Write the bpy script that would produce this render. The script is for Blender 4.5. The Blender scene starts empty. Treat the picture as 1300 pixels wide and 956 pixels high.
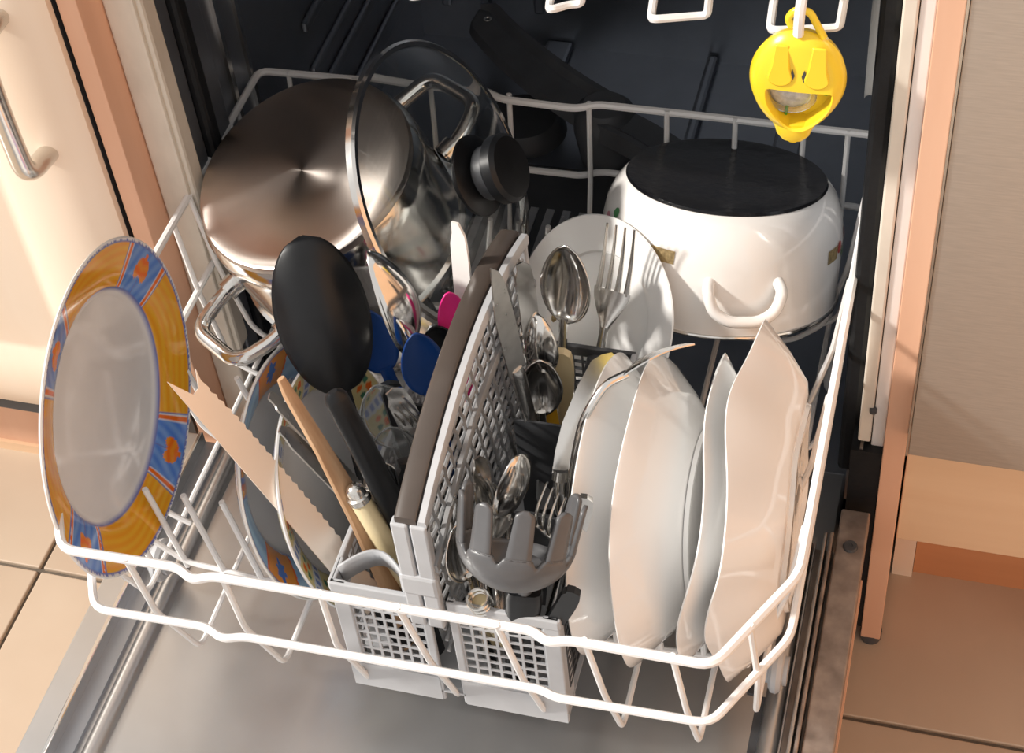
import bpy, math, random
from math import sin, cos, pi, radians, sqrt, atan2, hypot
from mathutils import Vector, Matrix
random.seed(7)
scene = bpy.context.scene
col = scene.collection

# ---------------------------------------------------------------- camera
cam_d = bpy.data.cameras.new('camera')
cam = bpy.data.objects.new('camera', cam_d); col.objects.link(cam)
cam_d.sensor_width = 36.0
cam_d.lens = 36.0 * 2180.0 / 1300.0
cam_d.shift_y = -45.0 / 1300.0
cam_d.clip_start = 0.01
RX = Vector((0.9637042, 0.25463569, -0.08021766))
RY = Vector((-0.13381783, 0.72072839, 0.68017893))
RZ = Vector((0.23101298, -0.64475674, 0.72864377))
M = Matrix((RX, RY, RZ)).transposed().to_4x4()
M.translation = Vector((0.3195, -0.87, 1.32))
cam.matrix_world = M
scene.camera = cam

# ---------------------------------------------------------------- light
world = bpy.data.worlds.new('world'); scene.world = world
world.use_nodes = True
bg = world.node_tree.nodes['Background']
bg.inputs['Color'].default_value = (1.0, 0.97, 0.94, 1)
bg.inputs['Strength'].default_value = 0.85
sun_d = bpy.data.lights.new('sun', 'SUN')
sun_d.energy = 4.6; sun_d.angle = radians(5.0); sun_d.color = (1.0, 0.95, 0.88)
sun = bpy.data.objects.new('sun', sun_d); col.objects.link(sun)
sd = Vector((0.85, 0.31, -0.67)).normalized()
sun.rotation_euler = sd.to_track_quat('-Z', 'Y').to_euler()
sun.location = (-2, -2, 3)
scene.view_settings.view_transform = 'Standard'
scene.view_settings.look = 'None'
scene.view_settings.exposure = 0.0
scene.view_settings.gamma = 1.0
scene.view_settings.use_curve_mapping = False

# ---------------------------------------------------------------- materials
def mat(name, color, rough=0.5, metal=0.0, noise=0.0, nscale=40.0, stretch=(1, 1, 1), bump=0.0,
        color2=None, coat=0.0, trans=0.0, ior=1.45, rnoise=0.0, spec=0.5, attr=None):
    m = bpy.data.materials.new(name); m.use_nodes = True
    nt = m.node_tree; b = nt.nodes['Principled BSDF']
    b.inputs['Roughness'].default_value = rough
    b.inputs['Metallic'].default_value = metal
    b.inputs['IOR'].default_value = ior
    b.inputs['Coat Weight'].default_value = coat
    b.inputs['Coat Roughness'].default_value = 0.06
    b.inputs['Transmission Weight'].default_value = trans
    b.inputs['Specular IOR Level'].default_value = spec
    c = (*color, 1)
    tc = nt.nodes.new('ShaderNodeTexCoord'); mp = nt.nodes.new('ShaderNodeMapping')
    mp.inputs['Scale'].default_value = stretch
    nt.links.new(tc.outputs['Object'], mp.inputs['Vector'])
    nz = nt.nodes.new('ShaderNodeTexNoise'); nz.inputs['Scale'].default_value = nscale
    nz.inputs['Detail'].default_value = 5.0
    nt.links.new(mp.outputs['Vector'], nz.inputs['Vector'])
    rp = nt.nodes.new('ShaderNodeValToRGB')
    rp.color_ramp.elements[0].position = 0.3; rp.color_ramp.elements[1].position = 0.7
    if color2 is None:
        color2 = tuple(max(0, v * (1 - noise)) for v in color)
    rp.color_ramp.elements[0].color = (*color2, 1); rp.color_ramp.elements[1].color = c
    nt.links.new(nz.outputs['Fac'], rp.inputs['Fac'])
    if attr:
        at = nt.nodes.new('ShaderNodeAttribute'); at.attribute_name = attr
        mx = nt.nodes.new('ShaderNodeMixRGB'); mx.blend_type = 'MULTIPLY'; mx.inputs['Fac'].default_value = 1
        nt.links.new(at.outputs['Color'], mx.inputs['Color1']); nt.links.new(rp.outputs['Color'], mx.inputs['Color2'])
        nt.links.new(mx.outputs['Color'], b.inputs['Base Color'])
    else:
        nt.links.new(rp.outputs['Color'], b.inputs['Base Color'])
    if rnoise:
        mr = nt.nodes.new('ShaderNodeMapRange')
        mr.inputs['To Min'].default_value = max(0.02, rough - rnoise); mr.inputs['To Max'].default_value = rough + rnoise
        nt.links.new(nz.outputs['Fac'], mr.inputs['Value']); nt.links.new(mr.outputs['Result'], b.inputs['Roughness'])
    if bump:
        bp = nt.nodes.new('ShaderNodeBump'); bp.inputs['Strength'].default_value = bump
        bp.inputs['Distance'].default_value = 0.002
        nt.links.new(nz.outputs['Fac'], bp.inputs['Height']); nt.links.new(bp.outputs['Normal'], b.inputs['Normal'])
    return m

MT = dict(
    steel=mat('polished_steel', (0.78, 0.76, 0.73), 0.14, 1.0, 0.10, 60, rnoise=0.05),
    cream_reflect=mat('cream_reflect_blade', (0.90, 0.80, 0.70), 0.42, 0.55, 0.05, 20),  # steel blade, cream reflection of the cabinets put into the base colour
    steel_dull=mat('dull_steel', (0.62, 0.60, 0.57), 0.30, 1.0, 0.18, 90, rnoise=0.08),
    tub=mat('tub_steel', (0.42, 0.45, 0.50), 0.36, 0.9, 0.2, 14, rnoise=0.08),
    door_steel=mat('door_steel', (0.60, 0.60, 0.60), 0.34, 1.0, 0.10, 12, rnoise=0.06),
    worn_steel=mat('worn_steel', (0.50, 0.42, 0.37), 0.45, 0.8, 0.45, 60, rnoise=0.15, bump=0.1),
    brushed=mat('brushed_front', (0.56, 0.50, 0.44), 0.42, 0.75, 0.12, 60, (1, 1, 14), bump=0.04),
    pan_base=mat('pan_base_steel', (0.66, 0.59, 0.54), 0.30, 1.0, 0.15, 10, (1, 1, 1), rnoise=0.04),
    white_wire=mat('white_vinyl', (0.86, 0.85, 0.84), 0.34, 0, 0.06, 30, coat=0.2),
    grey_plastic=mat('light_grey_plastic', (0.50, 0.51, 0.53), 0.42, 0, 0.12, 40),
    rim_plastic=mat('grey_handle_plastic', (0.085, 0.068, 0.058), 0.26, 0, 0.15, 40),
    handle_grey=mat('handle_grey_plastic', (0.30, 0.30, 0.305), 0.42, 0, 0.12, 40),
    arm_grey=mat('arm_grey_plastic', (0.13, 0.135, 0.145), 0.40, 0, 0.2, 30),
    black=mat('black_rubber', (0.012, 0.013, 0.015), 0.45, 0, 0.3, 200, bump=0.1, spec=0.3),
    black_nylon=mat('black_nylon', (0.012, 0.013, 0.015), 0.34, 0, 0.35, 35, (1, 1, 1), rnoise=0.1, bump=0.03, spec=0.35),
    grey_nylon=mat('grey_nylon', (0.11, 0.11, 0.115), 0.34, 0, 0.2, 50, coat=0.15),
    enamel=mat('white_enamel', (0.86, 0.83, 0.80), 0.10, 0, 0.03, 10, coat=0.4),
    enamel_black=mat('black_enamel', (0.006, 0.006, 0.008), 0.20, 0, 0.3, 120, rnoise=0.06, bump=0.25, spec=0.3),
    china=mat('white_china', (0.85, 0.84, 0.825), 0.12, 0, 0.03, 8, coat=0.4),
    print=mat('painted_china', (1, 1, 1), 0.12, 0, 0.05, 40, (1, 1, 1), coat=0.4, attr='paint'),
    glass=mat('clear_glass', (0.96, 0.98, 0.97), 0.02, 0, 0.0, 10, trans=1.0, ior=1.45),
    clear_plastic=mat('clear_plastic', (0.90, 0.92, 0.93), 0.06, 0, 0.0, 10, trans=0.92, ior=1.4),
    beech=mat('cream_beech', (0.88, 0.74, 0.60), 0.40, 0, 0.0, 7, (3, 3, 0.35), color2=(0.85, 0.69, 0.54), coat=0.1),
    beech_h=mat('cream_beech_flat', (0.82, 0.58, 0.38), 0.42, 0, 0.0, 7, (0.4, 3, 5), color2=(0.76, 0.51, 0.32), coat=0.1),
    salmon=mat('salmon_laminate', (0.78, 0.47, 0.32), 0.45, 0, 0.0, 9, (4, 4, 0.5), color2=(0.72, 0.41, 0.27)),
    orange_wood=mat('orange_plinth', (0.66, 0.31, 0.15), 0.45, 0, 0.0, 9, (0.5, 4, 4), color2=(0.58, 0.26, 0.12)),
    cream_paint=mat('cream_paint', (0.80, 0.73, 0.63), 0.45, 0, 0.25, 24, (1, 1, 0.5)),
    white_paint=mat('white_paint', (0.84, 0.81, 0.78), 0.40, 0, 0.08, 24),
    tile=mat('beige_tile', (0.58, 0.47, 0.36), 0.34, 0, 0.0, 5, color2=(0.50, 0.385, 0.285), coat=0.15, rnoise=0.08),
    warm_wall=mat('warm_bounce_paint', (0.70, 0.42, 0.24), 0.7, 0, 0.06, 8),
    grout=mat('dark_grout', (0.16, 0.13, 0.10), 0.9, 0, 0.3, 80),
    cream_handle=mat('cream_handle', (0.80, 0.66, 0.40), 0.30, 0, 0.15, 25, (1, 1, 0.3)),
    wood=mat('pale_wood', (0.62, 0.40, 0.24), 0.55, 0, 0.0, 40, (4, 4, 0.4), color2=(0.44, 0.24, 0.12)),
    blue=mat('blue_plastic', (0.003, 0.036, 0.17), 0.32, 0, 0.1, 30),
    pink=mat('pink_plastic', (0.90, 0.03, 0.28), 0.35, 0, 0.1, 30),
    yellow=mat('yellow_plastic', (0.95, 0.68, 0.03), 0.28, 0, 0.06, 20, coat=0.2),
    amber=mat('amber_plastic', (0.80, 0.42, 0.03), 0.3, 0, 0.1, 20),
    green=mat('green_gel', (0.10, 0.42, 0.04), 0.2, 0, 0.3, 120),
    silver_gel=mat('silver_sachet', (0.62, 0.64, 0.66), 0.35, 0.3, 0.4, 260, bump=0.3),
    chrome=mat('satin_chrome', (0.72, 0.70, 0.66), 0.22, 1.0, 0.05, 30),
    dark_plastic=mat('dark_grey_plastic', (0.07, 0.073, 0.08), 0.42, 0, 0.2, 30),
    shaded_grid=mat('shaded_grey_plastic', (0.07, 0.072, 0.078), 0.45, 0, 0.2, 30),  # basket grey with the shade on its rear walls put into the colour
    clip=mat('pale_clip_plastic', (0.62, 0.61, 0.58), 0.5, 0, 0.1, 20),
    pinkpaint=mat('pink_flower_paint', (0.80, 0.36, 0.42), 0.15, 0, 0.3, 90, coat=0.3),
    greenpaint=mat('green_leaf_paint', (0.10, 0.30, 0.12), 0.15, 0, 0.3, 90, coat=0.3),
    redpaint=mat('red_fruit_paint', (0.62, 0.10, 0.08), 0.15, 0, 0.3, 90, coat=0.3),
    goldpaint=mat('gold_label_paint', (0.45, 0.33, 0.16), 0.2, 0, 0.5, 400, coat=0.3),
)

_b = MT['pan_base'].node_tree; _p = _b.nodes['Principled BSDF']
_p.inputs['Anisotropic'].default_value = 0.85
_t = _b.nodes.new('ShaderNodeTangent'); _t.direction_type = 'RADIAL'; _t.axis = 'Z'
_b.links.new(_t.outputs['Tangent'], _p.inputs['Tangent'])

# ---------------------------------------------------------------- helpers
def mesh(name, v, f, smooth=True, m=None):
    me = bpy.data.meshes.new(name)
    me.from_pydata([tuple(p) for p in v], [], f); me.update()
    if smooth:
        me.polygons.foreach_set('use_smooth', [True] * len(me.polygons))
        try: me.set_sharp_from_angle(angle=radians(40))
        except Exception: pass
    if m: me.materials.append(m)
    return me
def link(name, me, parent=None):
    o = bpy.data.objects.new(name, me); col.objects.link(o)
    if parent: o.parent = parent
    return o
def obj(name, vf, m, parent=None, smooth=True, solid=0.0, bevel=0.0):
    v, f = vf
    o = link(name, mesh(name, v, f, smooth, MT[m] if isinstance(m, str) else m), parent)
    if solid:
        md = o.modifiers.new('thickness', 'SOLIDIFY'); md.thickness = solid; md.offset = -1
    if bevel:
        md = o.modifiers.new('bevel', 'BEVEL'); md.width = bevel; md.segments = 2
    return o
def tag(o, label, cat, group=None, kind=None):
    if label: o['label'] = label
    if cat: o['category'] = cat
    if group: o['group'] = group
    if kind: o['kind'] = kind
    return o
def thing(name, label, cat, loc=(0, 0, 0), mtx=None, group=None):
    o = bpy.data.objects.new(name, None); col.objects.link(o)
    o.empty_display_size = 0.02
    if mtx is not None: o.matrix_world = mtx
    else: o.location = loc
    return tag(o, label, cat, group)
def off(vf, d):          # world-built shape into a parent placed at d
    d = Vector(d)
    return [Vector(p) - d for p in vf[0]], vf[1]
def join(*parts):
    v, f = [], []
    for a, b in parts:
        n = len(v); v += list(a); f += [tuple(i + n for i in q) for q in b]
    return v, f
def box(x0, x1, y0, y1, z0, z1):
    v = [(x, y, z) for x in (x0, x1) for y in (y0, y1) for z in (z0, z1)]
    return [Vector(p) for p in v], [(0, 1, 3, 2), (4, 6, 7, 5), (0, 4, 5, 1), (2, 3, 7, 6), (0, 2, 6, 4), (1, 5, 7, 3)]
def beam(a, b, w, h, up=(0, 0, 1)):
    a, b, up = Vector(a), Vector(b), Vector(up)
    d = (b - a).normalized(); s = d.cross(up).normalized() * w / 2; t = s.cross(d).normalized() * h / 2
    v = []
    for p in (a, b): v += [p - s - t, p + s - t, p + s + t, p - s + t]
    return v, [(0, 3, 2, 1), (4, 5, 6, 7), (0, 1, 5, 4), (1, 2, 6, 5), (2, 3, 7, 6), (3, 0, 4, 7)]
def fillet(pts, r, n=4, closed=False):
    P = [Vector(p) for p in pts]; out = []; N = len(P)
    for i in range(N):
        if not closed and i in (0, N - 1): out.append(P[i]); continue
        a, b, c = P[i - 1], P[i], P[(i + 1) % N]
        d1, d2 = a - b, c - b
        k = min(r, d1.length * 0.45, d2.length * 0.45)
        p, q = b + d1.normalized() * k, b + d2.normalized() * k
        for j in range(n + 1):
            t = j / n; out.append(p * (1 - t) ** 2 + b * 2 * t * (1 - t) + q * t * t)
    return out
def tube(pts, r, seg=8, closed=False, caps=True):
    P = [Vector(p) for p in pts]; N = len(P)
    R = r if isinstance(r, (list, tuple)) else [r] * N
    T = []
    for i in range(N):
        if closed: t = P[(i + 1) % N] - P[i - 1]
        else: t = P[min(i + 1, N - 1)] - P[max(i - 1, 0)]
        T.append(t.normalized())
    u = T[0].orthogonal().normalized(); v, f = [], []
    for i in range(N):
        u = (u - T[i] * u.dot(T[i])); u = u.normalized() if u.length > 1e-6 else T[i].orthogonal().normalized()
        w = T[i].cross(u)
        for k in range(seg):
            a = 2 * pi * k / seg; v.append(P[i] + (u * cos(a) + w * sin(a)) * R[i])
    for i in range(N if closed else N - 1):
        j = (i + 1) % N
        for k in range(seg):
            l = (k + 1) % seg
            f.append((i * seg + k, i * seg + l, j * seg + l, j * seg + k))
    if not closed and caps:
        f.append(tuple(range(seg))[::-1]); f.append(tuple((N - 1) * seg + k for k in range(seg)))
    return v, f
def lathe(prof, seg=48, rfun=None, zfun=None, a0=0.0, a1=2 * pi, close=False):
    full = abs(a1 - a0 - 2 * pi) < 1e-6
    n = seg if full else seg + 1
    v, f = [], []
    for (r, z) in prof:
        for k in range(n):
            a = a0 + (a1 - a0) * k / seg
            s = rfun(a) if rfun else 1.0
            v.append(Vector((r * s * cos(a), r * s * sin(a), z + (zfun(a, r) if zfun else 0))))
    m = len(prof); rng = range(m if close else m - 1)
    for i in rng:
        j = (i + 1) % m
        for k in range(seg):
            l = (k + 1) % n if full else k + 1
            f.append((i * n + k, i * n + l, j * n + l, j * n + k))
    return v, f
def loft(st, seg=10, p=2.6):      # stations (z, x, y, half thickness in x, half width in y)
    v, f = [], []
    for (z, x, y, tx, wy) in st:
        for k in range(seg):
            a = 2 * pi * k / seg
            ca, sa = cos(a), sin(a)
            v.append(Vector((x + tx * math.copysign(abs(ca) ** (2 / p), ca), y + wy * math.copysign(abs(sa) ** (2 / p), sa), z)))
    for i in range(len(st) - 1):
        for k in range(seg):
            l = (k + 1) % seg
            f.append((i * seg + k, i * seg + l, (i + 1) * seg + l, (i + 1) * seg + k))
    f.append(tuple(range(seg))[::-1]); f.append(tuple((len(st) - 1) * seg + k for k in range(seg)))
    return v, f
def extrude(poly, t, xf=None):    # poly of (y, z), thickness t along x, xf(z) bends it
    n = len(poly); v = []
    for s in (-.5, .5):
        for (y, z) in poly: v.append(Vector((s * t + (xf(z) if xf else 0), y, z)))
    f = [tuple(range(n))[::-1], tuple(range(n, 2 * n))]
    for i in range(n):
        j = (i + 1) % n; f.append((i, j, n + j, n + i))
    return v, f
def frame(base, tip, face):       # local z runs base to tip, local x faces 'face'
    b, t = Vector(base), Vector(tip); z = (t - b).normalized()
    x = Vector(face); x = (x - z * x.dot(z)).normalized(); y = z.cross(x)
    m = Matrix((x, y, z)).transposed().to_4x4(); m.translation = b
    return m, (t - b).length
def disc_frame(c, n):             # local z along n, local y uphill
    n = Vector(n).normalized(); u = Vector((0, 0, 1)); u = (u - n * n.z).normalized(); v = u.cross(n)
    m = Matrix((v, u, n)).transposed().to_4x4(); m.translation = Vector(c)
    return m
CAM = Vector((0.3195, -0.87, 1.32))

# ================================================================ SETTING
# floor of square tiles over a dark grout bed
fl = obj('floor', box(-1.3, 1.3, -1.3, 0.75, -0.02, -0.004), 'grout'); tag(fl, 'floor of square beige ceramic tiles with dark grout joints', 'floor', kind='structure')
TS = 0.315
tile_me = None
gx, gy = -0.472, -0.077
for i in range(-3, 6):
    for j in range(-4, 3):
        x0, y0 = gx + i * TS, gy + j * TS
        if x0 > 1.2 or x0 + TS < -1.25: continue
        if tile_me is None:
            g = 0.0022
            tile_me = mesh('tile', *box(g, TS - g, g, TS - g, -0.008, 0.0), False, MT['tile'])
        o = link('tile', tile_me, fl); o.location = (x0, y0, 0)
        md = o.modifiers.new('bevel', 'BEVEL'); md.width = 0.0012; md.segments = 2
# rear wall of the kitchen behind the cabinets
wb = obj('wall_back', box(-1.3, 1.3, 0.66, 0.72, 0.0, 1.0), 'white_paint'); tag(wb, 'plain pale wall behind the kitchen cabinets', 'wall', kind='structure')

wr_ = obj('wall_bounce_right', box(1.12, 1.18, -1.3, 0.66, 0.0, 1.9), 'warm_wall'); tag(wr_, 'unseen warm side wall of the kitchen, added for its orange bounce', 'wall', kind='structure')  # out of view, added to bounce warm light and show in the steel

# ---------------------------------------------------------------- left cabinet
cl = thing('base_cabinet', 'cream beech kitchen cabinet with bow handle left of the dishwasher', 'cabinet', (-0.6, 0.3, 0.0))
L0 = (-0.6, 0.3, 0.0)
obj('side_panel', off(box(-0.3015, -0.2855, 0.0, 0.58, 0.0, 0.84), L0), 'salmon', cl, False, bevel=0.0008)
obj('carcass', off(box(-1.05, -0.307, 0.004, 0.58, 0.14, 0.84), L0), 'dark_plastic', cl, False)
# door with a soft sloped border and a raised panel
def raised_door(x0, x1, z0, z1, y):
    rings = [(0.0, 0.0), (0.0, -0.006), (0.006, -0.012), (0.034, -0.020), (0.078, -0.020), (0.086, -0.014), (0.094, -0.014), (0.120, -0.021), (0.5, -0.021)]
    v, f = [], []
    hx, hz = (x1 - x0) / 2, (z1 - z0) / 2; cx, cz = (x0 + x1) / 2, (z0 + z1) / 2
    for (ins, yy) in rings:
        ix, iz = max(hx - ins, 0.001), max(hz - ins, 0.001)
        rr = min(0.004 + ins * 0.25, ix, iz) if ins > 0.05 else 0.003
        for k, (sx, sz) in enumerate(((1, -1), (1, 1), (-1, 1), (-1, -1))):
            a0 = (-pi / 2, 0, pi / 2, pi)[k]
            for q in range(5):
                a = a0 + q * pi / 8
                v.append(Vector((cx + sx * (ix - rr) + rr * cos(a), y + yy + 0.0, cz + sz * (iz - rr) + rr * sin(a))))
    n = 20
    for i in range(len(rings) - 1):
        for k in range(n):
            l = (k + 1) % n; f.append((i * n + k, i * n + l, (i + 1) * n + l, (i + 1) * n + k))
    f.append(tuple((len(rings) - 1) * n + k for k in range(n))); f.append(tuple(range(n))[::-1])
    return v, f
dr = obj('door', off(raised_door(-0.90, -0.3055, 0.168, 0.83, 0.0), L0), 'beech', cl)
hp = fillet([(-0.338, -0.012, 0.497), (-0.340, -0.050, 0.500), (-0.340, -0.052, 0.560), (-0.340, -0.050, 0.622), (-0.338, -0.012, 0.625)], 0.022, 8)
obj('handle', off(tube(hp, 0.0080, 16), L0), 'chrome', dr)
obj('plinth', off(box(-1.05, -0.302, 0.060, 0.078, 0.0, 0.145), L0), 'salmon', cl, False)
obj('plinth_seal', off(box(-1.05, -0.302, 0.056, 0.062, 0.0, 0.012), L0), 'beech_h', cl, False)

# ---------------------------------------------------------------- right cabinet
R0 = (0.6, 0.3, 0.0)
cr = thing('base_cabinet', 'kitchen unit with brushed steel front and orange plinth right of the dishwasher', 'cabinet', R0)
sp = obj('side_panel', off(box(0.3005, 0.3175, 0.0, 0.56, 0.010, 0.84), R0), 'salmon', cr, False, bevel=0.0008)
obj('edge_trim', off(box(0.3176, 0.3192, -0.0212, 0.02, 0.293, 0.84), R0), 'chrome', cr, False)
ft = obj('foot', off(lathe([(0, -0.001), (0.0085, -0.001), (0.0095, 0.003), (0.0095, 0.011), (0, 0.011)], 20), R0), 'dark_plastic', cr)
for vtx in ft.data.vertices: vtx.co.x += 0.309; vtx.co.y += 0.0085
obj('steel_front', off(box(0.3195, 1.10, -0.020, 0.0, 0.293, 0.80), R0), 'brushed', cr, False, bevel=0.001)
obj('rail_board', off(box(0.3192, 1.10, 0.004, 0.022, 0.155, 0.31), R0), 'beech_h', cr, False, bevel=0.001)
obj('carcass', off(box(0.3195, 1.10, 0.03, 0.56, 0.15, 0.84), R0), 'salmon', cr, False)
obj('plinth', off(box(0.338, 1.10, 0.086, 0.102, 0.0, 0.155), R0), 'orange_wood', cr, False)
obj('plinth_post', off(box(0.3195, 0.3375, 0.080, 0.110, 0.0, 0.155), R0), 'beech', cr, False)

# ================================================================ DISHWASHER
D0 = (0.0, 0.3, 0.12)
dw = thing('dishwasher', 'built-in dishwasher with dark steel tub and lowered door', 'dishwasher', D0)
TX0, TX1, TY0, TY1, TZ0, TZ1 = -0.268, 0.272, 0.045, 0.60, 0.155, 0.80
def dpart(name, vf, m, smooth=False, parent=None, **k): return obj(name, off(vf, D0), m, parent or dw, smooth, **k)
tb = dpart('tub_floor', box(TX0, TX1, TY0 - 0.03, TY1, TZ0 - 0.01, TZ0), 'tub')
dpart('tub_back', box(TX0, TX1, TY1, TY1 + 0.01, TZ0, TZ1), 'tub')
wl = dpart('tub_side', box(TX0 - 0.008, TX0, TY0, TY1, TZ0 - 0.01, TZ1), 'tub')
wr = dpart('tub_side', box(TX1, TX1 + 0.008, TY0, TY1, TZ0 - 0.01, TZ1), 'tub')
dpart('tub_top', box(TX0 - 0.02, TX1 + 0.02, -0.0, TY1, TZ1, TZ1 + 0.02), 'tub')
# pressed guide ribs along the left wall and ribs of the floor and back
for z, h in ((0.245, 0.022), (0.300, 0.014), (0.335, 0.010), (0.385, 0.012)):
    dpart('pressed_rib', box(TX0, TX0 + 0.006, 0.30, TY1, z - h / 2, z + h / 2), 'tub', parent=wl, bevel=0.003)
for x, w in ((-0.11, 0.03), (0.06, 0.012), (0.16, 0.03)):
    dpart('pressed_rib', box(x - w / 2, x + w / 2, 0.44, TY1, TZ0, TZ0 + 0.010), 'tub', parent=tb, bevel=0.004)
for x in (-0.235, -0.19, -0.13):
    dpart('pressed_rib', box(x - 0.006, x + 0.006, TY1 - 0.006, TY1, 0.2, 0.7), 'tub', parent=tb, bevel=0.003)
dpart('side_groove', box(TX0, TX0 + 0.003, 0.150, 0.156, 0.2, TZ1), 'chrome', parent=wl)
dpart('side_groove', box(TX0, TX0 + 0.003, 0.185, 0.190, 0.2, TZ1), 'chrome', parent=wl)
# front frame: cream flanges, grey lips and rubber seal
dpart('frame_flange', box(-0.2850, -0.2600, 0.030, 0.046, 0.10, TZ1), 'cream_paint', bevel=0.002)
dpart('frame_bead', box(-0.2650, -0.2560, 0.034, 0.054, 0.235, TZ1), 'cream_paint', bevel=0.003)
dpart('frame_lip', box(-0.2680, -0.2610, 0.0555, 0.076, 0.16, TZ1), 'tub', bevel=0.002)
dpart('door_seal', box(-0.2690, -0.2540, 0.077, 0.094, 0.16, TZ1), 'black', bevel=0.004)
dpart('frame_lip', box(-0.2680, -0.2600, 0.095, 0.122, 0.16, TZ1), 'tub', bevel=0.002)
dpart('frame_flange', box(0.2905, 0.3002, 0.012, 0.030, 0.24, TZ1), 'white_paint', bevel=0.001)
dpart('frame_flange', box(0.2800, 0.2898, 0.010, 0.034, 0.265, TZ1), 'cream_paint', bevel=0.0015)
dpart('frame_strip', box(0.2825, 0.2850, 0.006, 0.02, 0.13, 0.262), 'worn_steel')
dpart('frame_strip', box(0.2880, 0.2960, 0.030, 0.045, 0.13, 0.262), 'cream_paint')
dpart('door_seal', box(0.2650, 0.2795, 0.030, 0.060, 0.20, TZ1), 'black', bevel=0.004)
dpart('frame_screw', off(lathe([(0, 0.001), (0.003, 0.001), (0.003, -0.002)], 12), (-0.2895, -0.009, -0.305)), 'dark_plastic', True)
dpart('hinge_box', box(0.276, 0.300, 0.004, 0.30, 0.02, 0.26), 'black')
dpart('hinge_box', box(-0.285, -0.268, 0.05, 0.30, 0.02, 0.16), 'black')
dpart('base_housing', box(-0.268, 0.27, 0.05, 0.58, 0.01, 0.14), 'black')
dpart('sill', box(TX0, TX1, -0.030, 0.062, 0.148, 0.158), 'door_steel', bevel=0.003)
# loose clip on the right wall, upper rack rail
cp = fillet([(0.262, 0.10, 0.53), (0.262, 0.10, 0.62), (0.262, 0.14, 0.62), (0.262, 0.14, 0.53)], 0.012, 4, True)
clipv = [Vector(p) for p in cp]
nn = len(clipv)
dpart('rail_clip', ([p + Vector((0.006, 0, 0)) for p in clipv] + [p - Vector((0.006, 0, 0)) for p in clipv],
      [tuple(range(nn)), tuple(range(nn, 2 * nn))[::-1]] + [(i, (i + 1) % nn, nn + (i + 1) % nn, nn + i) for i in range(nn)]), 'clip', bevel=0.003)
# floor fittings: filter plate, well, spray arm
flt = dpart('filter_plate', box(-0.13, 0.10, 0.215, 0.40, TZ0, TZ0 + 0.006), 'dark_plastic', bevel=0.002)
for i in range(14):
    dpart('filter_slot', box(-0.125 + i * 0.0165, -0.117 + i * 0.0165, 0.225, 0.335, TZ0 + 0.006, TZ0 + 0.0075), 'steel_dull', parent=flt)
def at(vf, p): return [Vector(q) + Vector(p) for q in vf[0]], vf[1]
dpart('filter_cup', at(lathe([(0.0, 0.012), (0.028, 0.012), (0.030, 0.016), (0.036, 0.016), (0.038, 0.0)], 32), (0.045, 0.275, TZ0 + 0.004)), 'black', True)
dpart('salt_cap', at(lathe([(0.0, 0.02), (0.036, 0.02), (0.042, 0.014), (0.046, 0.0)], 32), (-0.115, 0.455, TZ0)), 'dark_plastic', True)
hub = Vector((-0.02, 0.43, 0.195))
sa = dpart('spray_arm', at(lathe([(0, 0.028), (0.022, 0.028), (0.030, 0.02), (0.032, 0.0), (0.026, -0.04)], 32), hub), 'arm_grey', True)
def arm(sgn):
    st = []; v, f = [], []
    n = 22
    for i in range(n + 1):
        t = i / n; d = Vector((-0.80, 0.60, 0)) * sgn; s = Vector((0.60, 0.80, 0)) * sgn
        c = hub + d * (0.015 + 0.21 * t) + s * (0.045 * t * t - 0.030 * t) + Vector((0, 0, 0.012 + 0.004 * sin(t * pi)))
        w = 0.026 - 0.004 * t if t < 0.93 else 0.022 * sqrt(max(0.02, 1 - ((t - 0.93) / 0.07) ** 2))
        for (a, b) in ((-1, -0.007), (-0.85, 0.004), (-0.45, 0.007), (0.35, 0.006), (0.6, 0.012), (0.85, 0.012), (1, -0.007)):
            v.append(c + s * (a * w) + Vector((0, 0, b)))
    for i in range(n):
        for k in range(7):
            l = (k + 1) % 7; f.append((i * 7 + k, i * 7 + l, (i + 1) * 7 + l, (i + 1) * 7 + k))
    f.append(tuple(range(7))); f.append(tuple(n * 7 + k for k in range(7))[::-1])
    return v, f
for sg in (1, -1):
    dpart('arm_blade', arm(sg), 'arm_grey', True, parent=sa)
    for t in (0.25, 0.5, 0.62, 0.74, 0.9):
        d = Vector((-0.80, 0.60, 0)) * sg; s = Vector((0.60, 0.80, 0)) * sg
        c = hub + d * (0.015 + 0.21 * t) + s * (0.045 * t * t - 0.030 * t) + Vector((0, 0, 0.0195))
        dpart('spray_nozzle', at(tube([(0.0035 * cos(a), 0.0035 * sin(a), 0) for a in [k * pi / 6 for k in range(12)]], 0.0012, 6, True), c), 'steel_dull', True, parent=sa)

# the lowered door
def ridge(x, y0, y1, z, w, h):
    v, f = [], []
    for y in (y0, y1):
        for k in range(9):
            a = pi * k / 8; v.append(Vector((x + w * cos(a), y, z + h * sin(a))))
    for k in range(8): f.append((k, k + 1, 9 + k + 1, 9 + k))
    return v, f
dd = dpart('door', box(-0.258, 0.258, -0.72, -0.030, 0.176, 0.186), 'door_steel')
dpart('door_front_panel', box(-0.298, 0.298, -0.74, -0.045, 0.135, 0.158), 'salmon', parent=dd)
dpart('door_core', box(-0.29, 0.29, -0.72, -0.035, 0.158, 0.176), 'worn_steel', parent=dd)
dpart('door_flange', box(-0.297, -0.276, -0.72, -0.035, 0.176, 0.200), 'door_steel', parent=dd, bevel=0.0015)
dpart('door_lip', box(-0.276, -0.272, -0.72, -0.035, 0.176, 0.2035), 'steel', parent=dd, bevel=0.001)
dpart('door_channel', box(-0.272, -0.258, -0.72, -0.035, 0.176, 0.190), 'tub', parent=dd)
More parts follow.
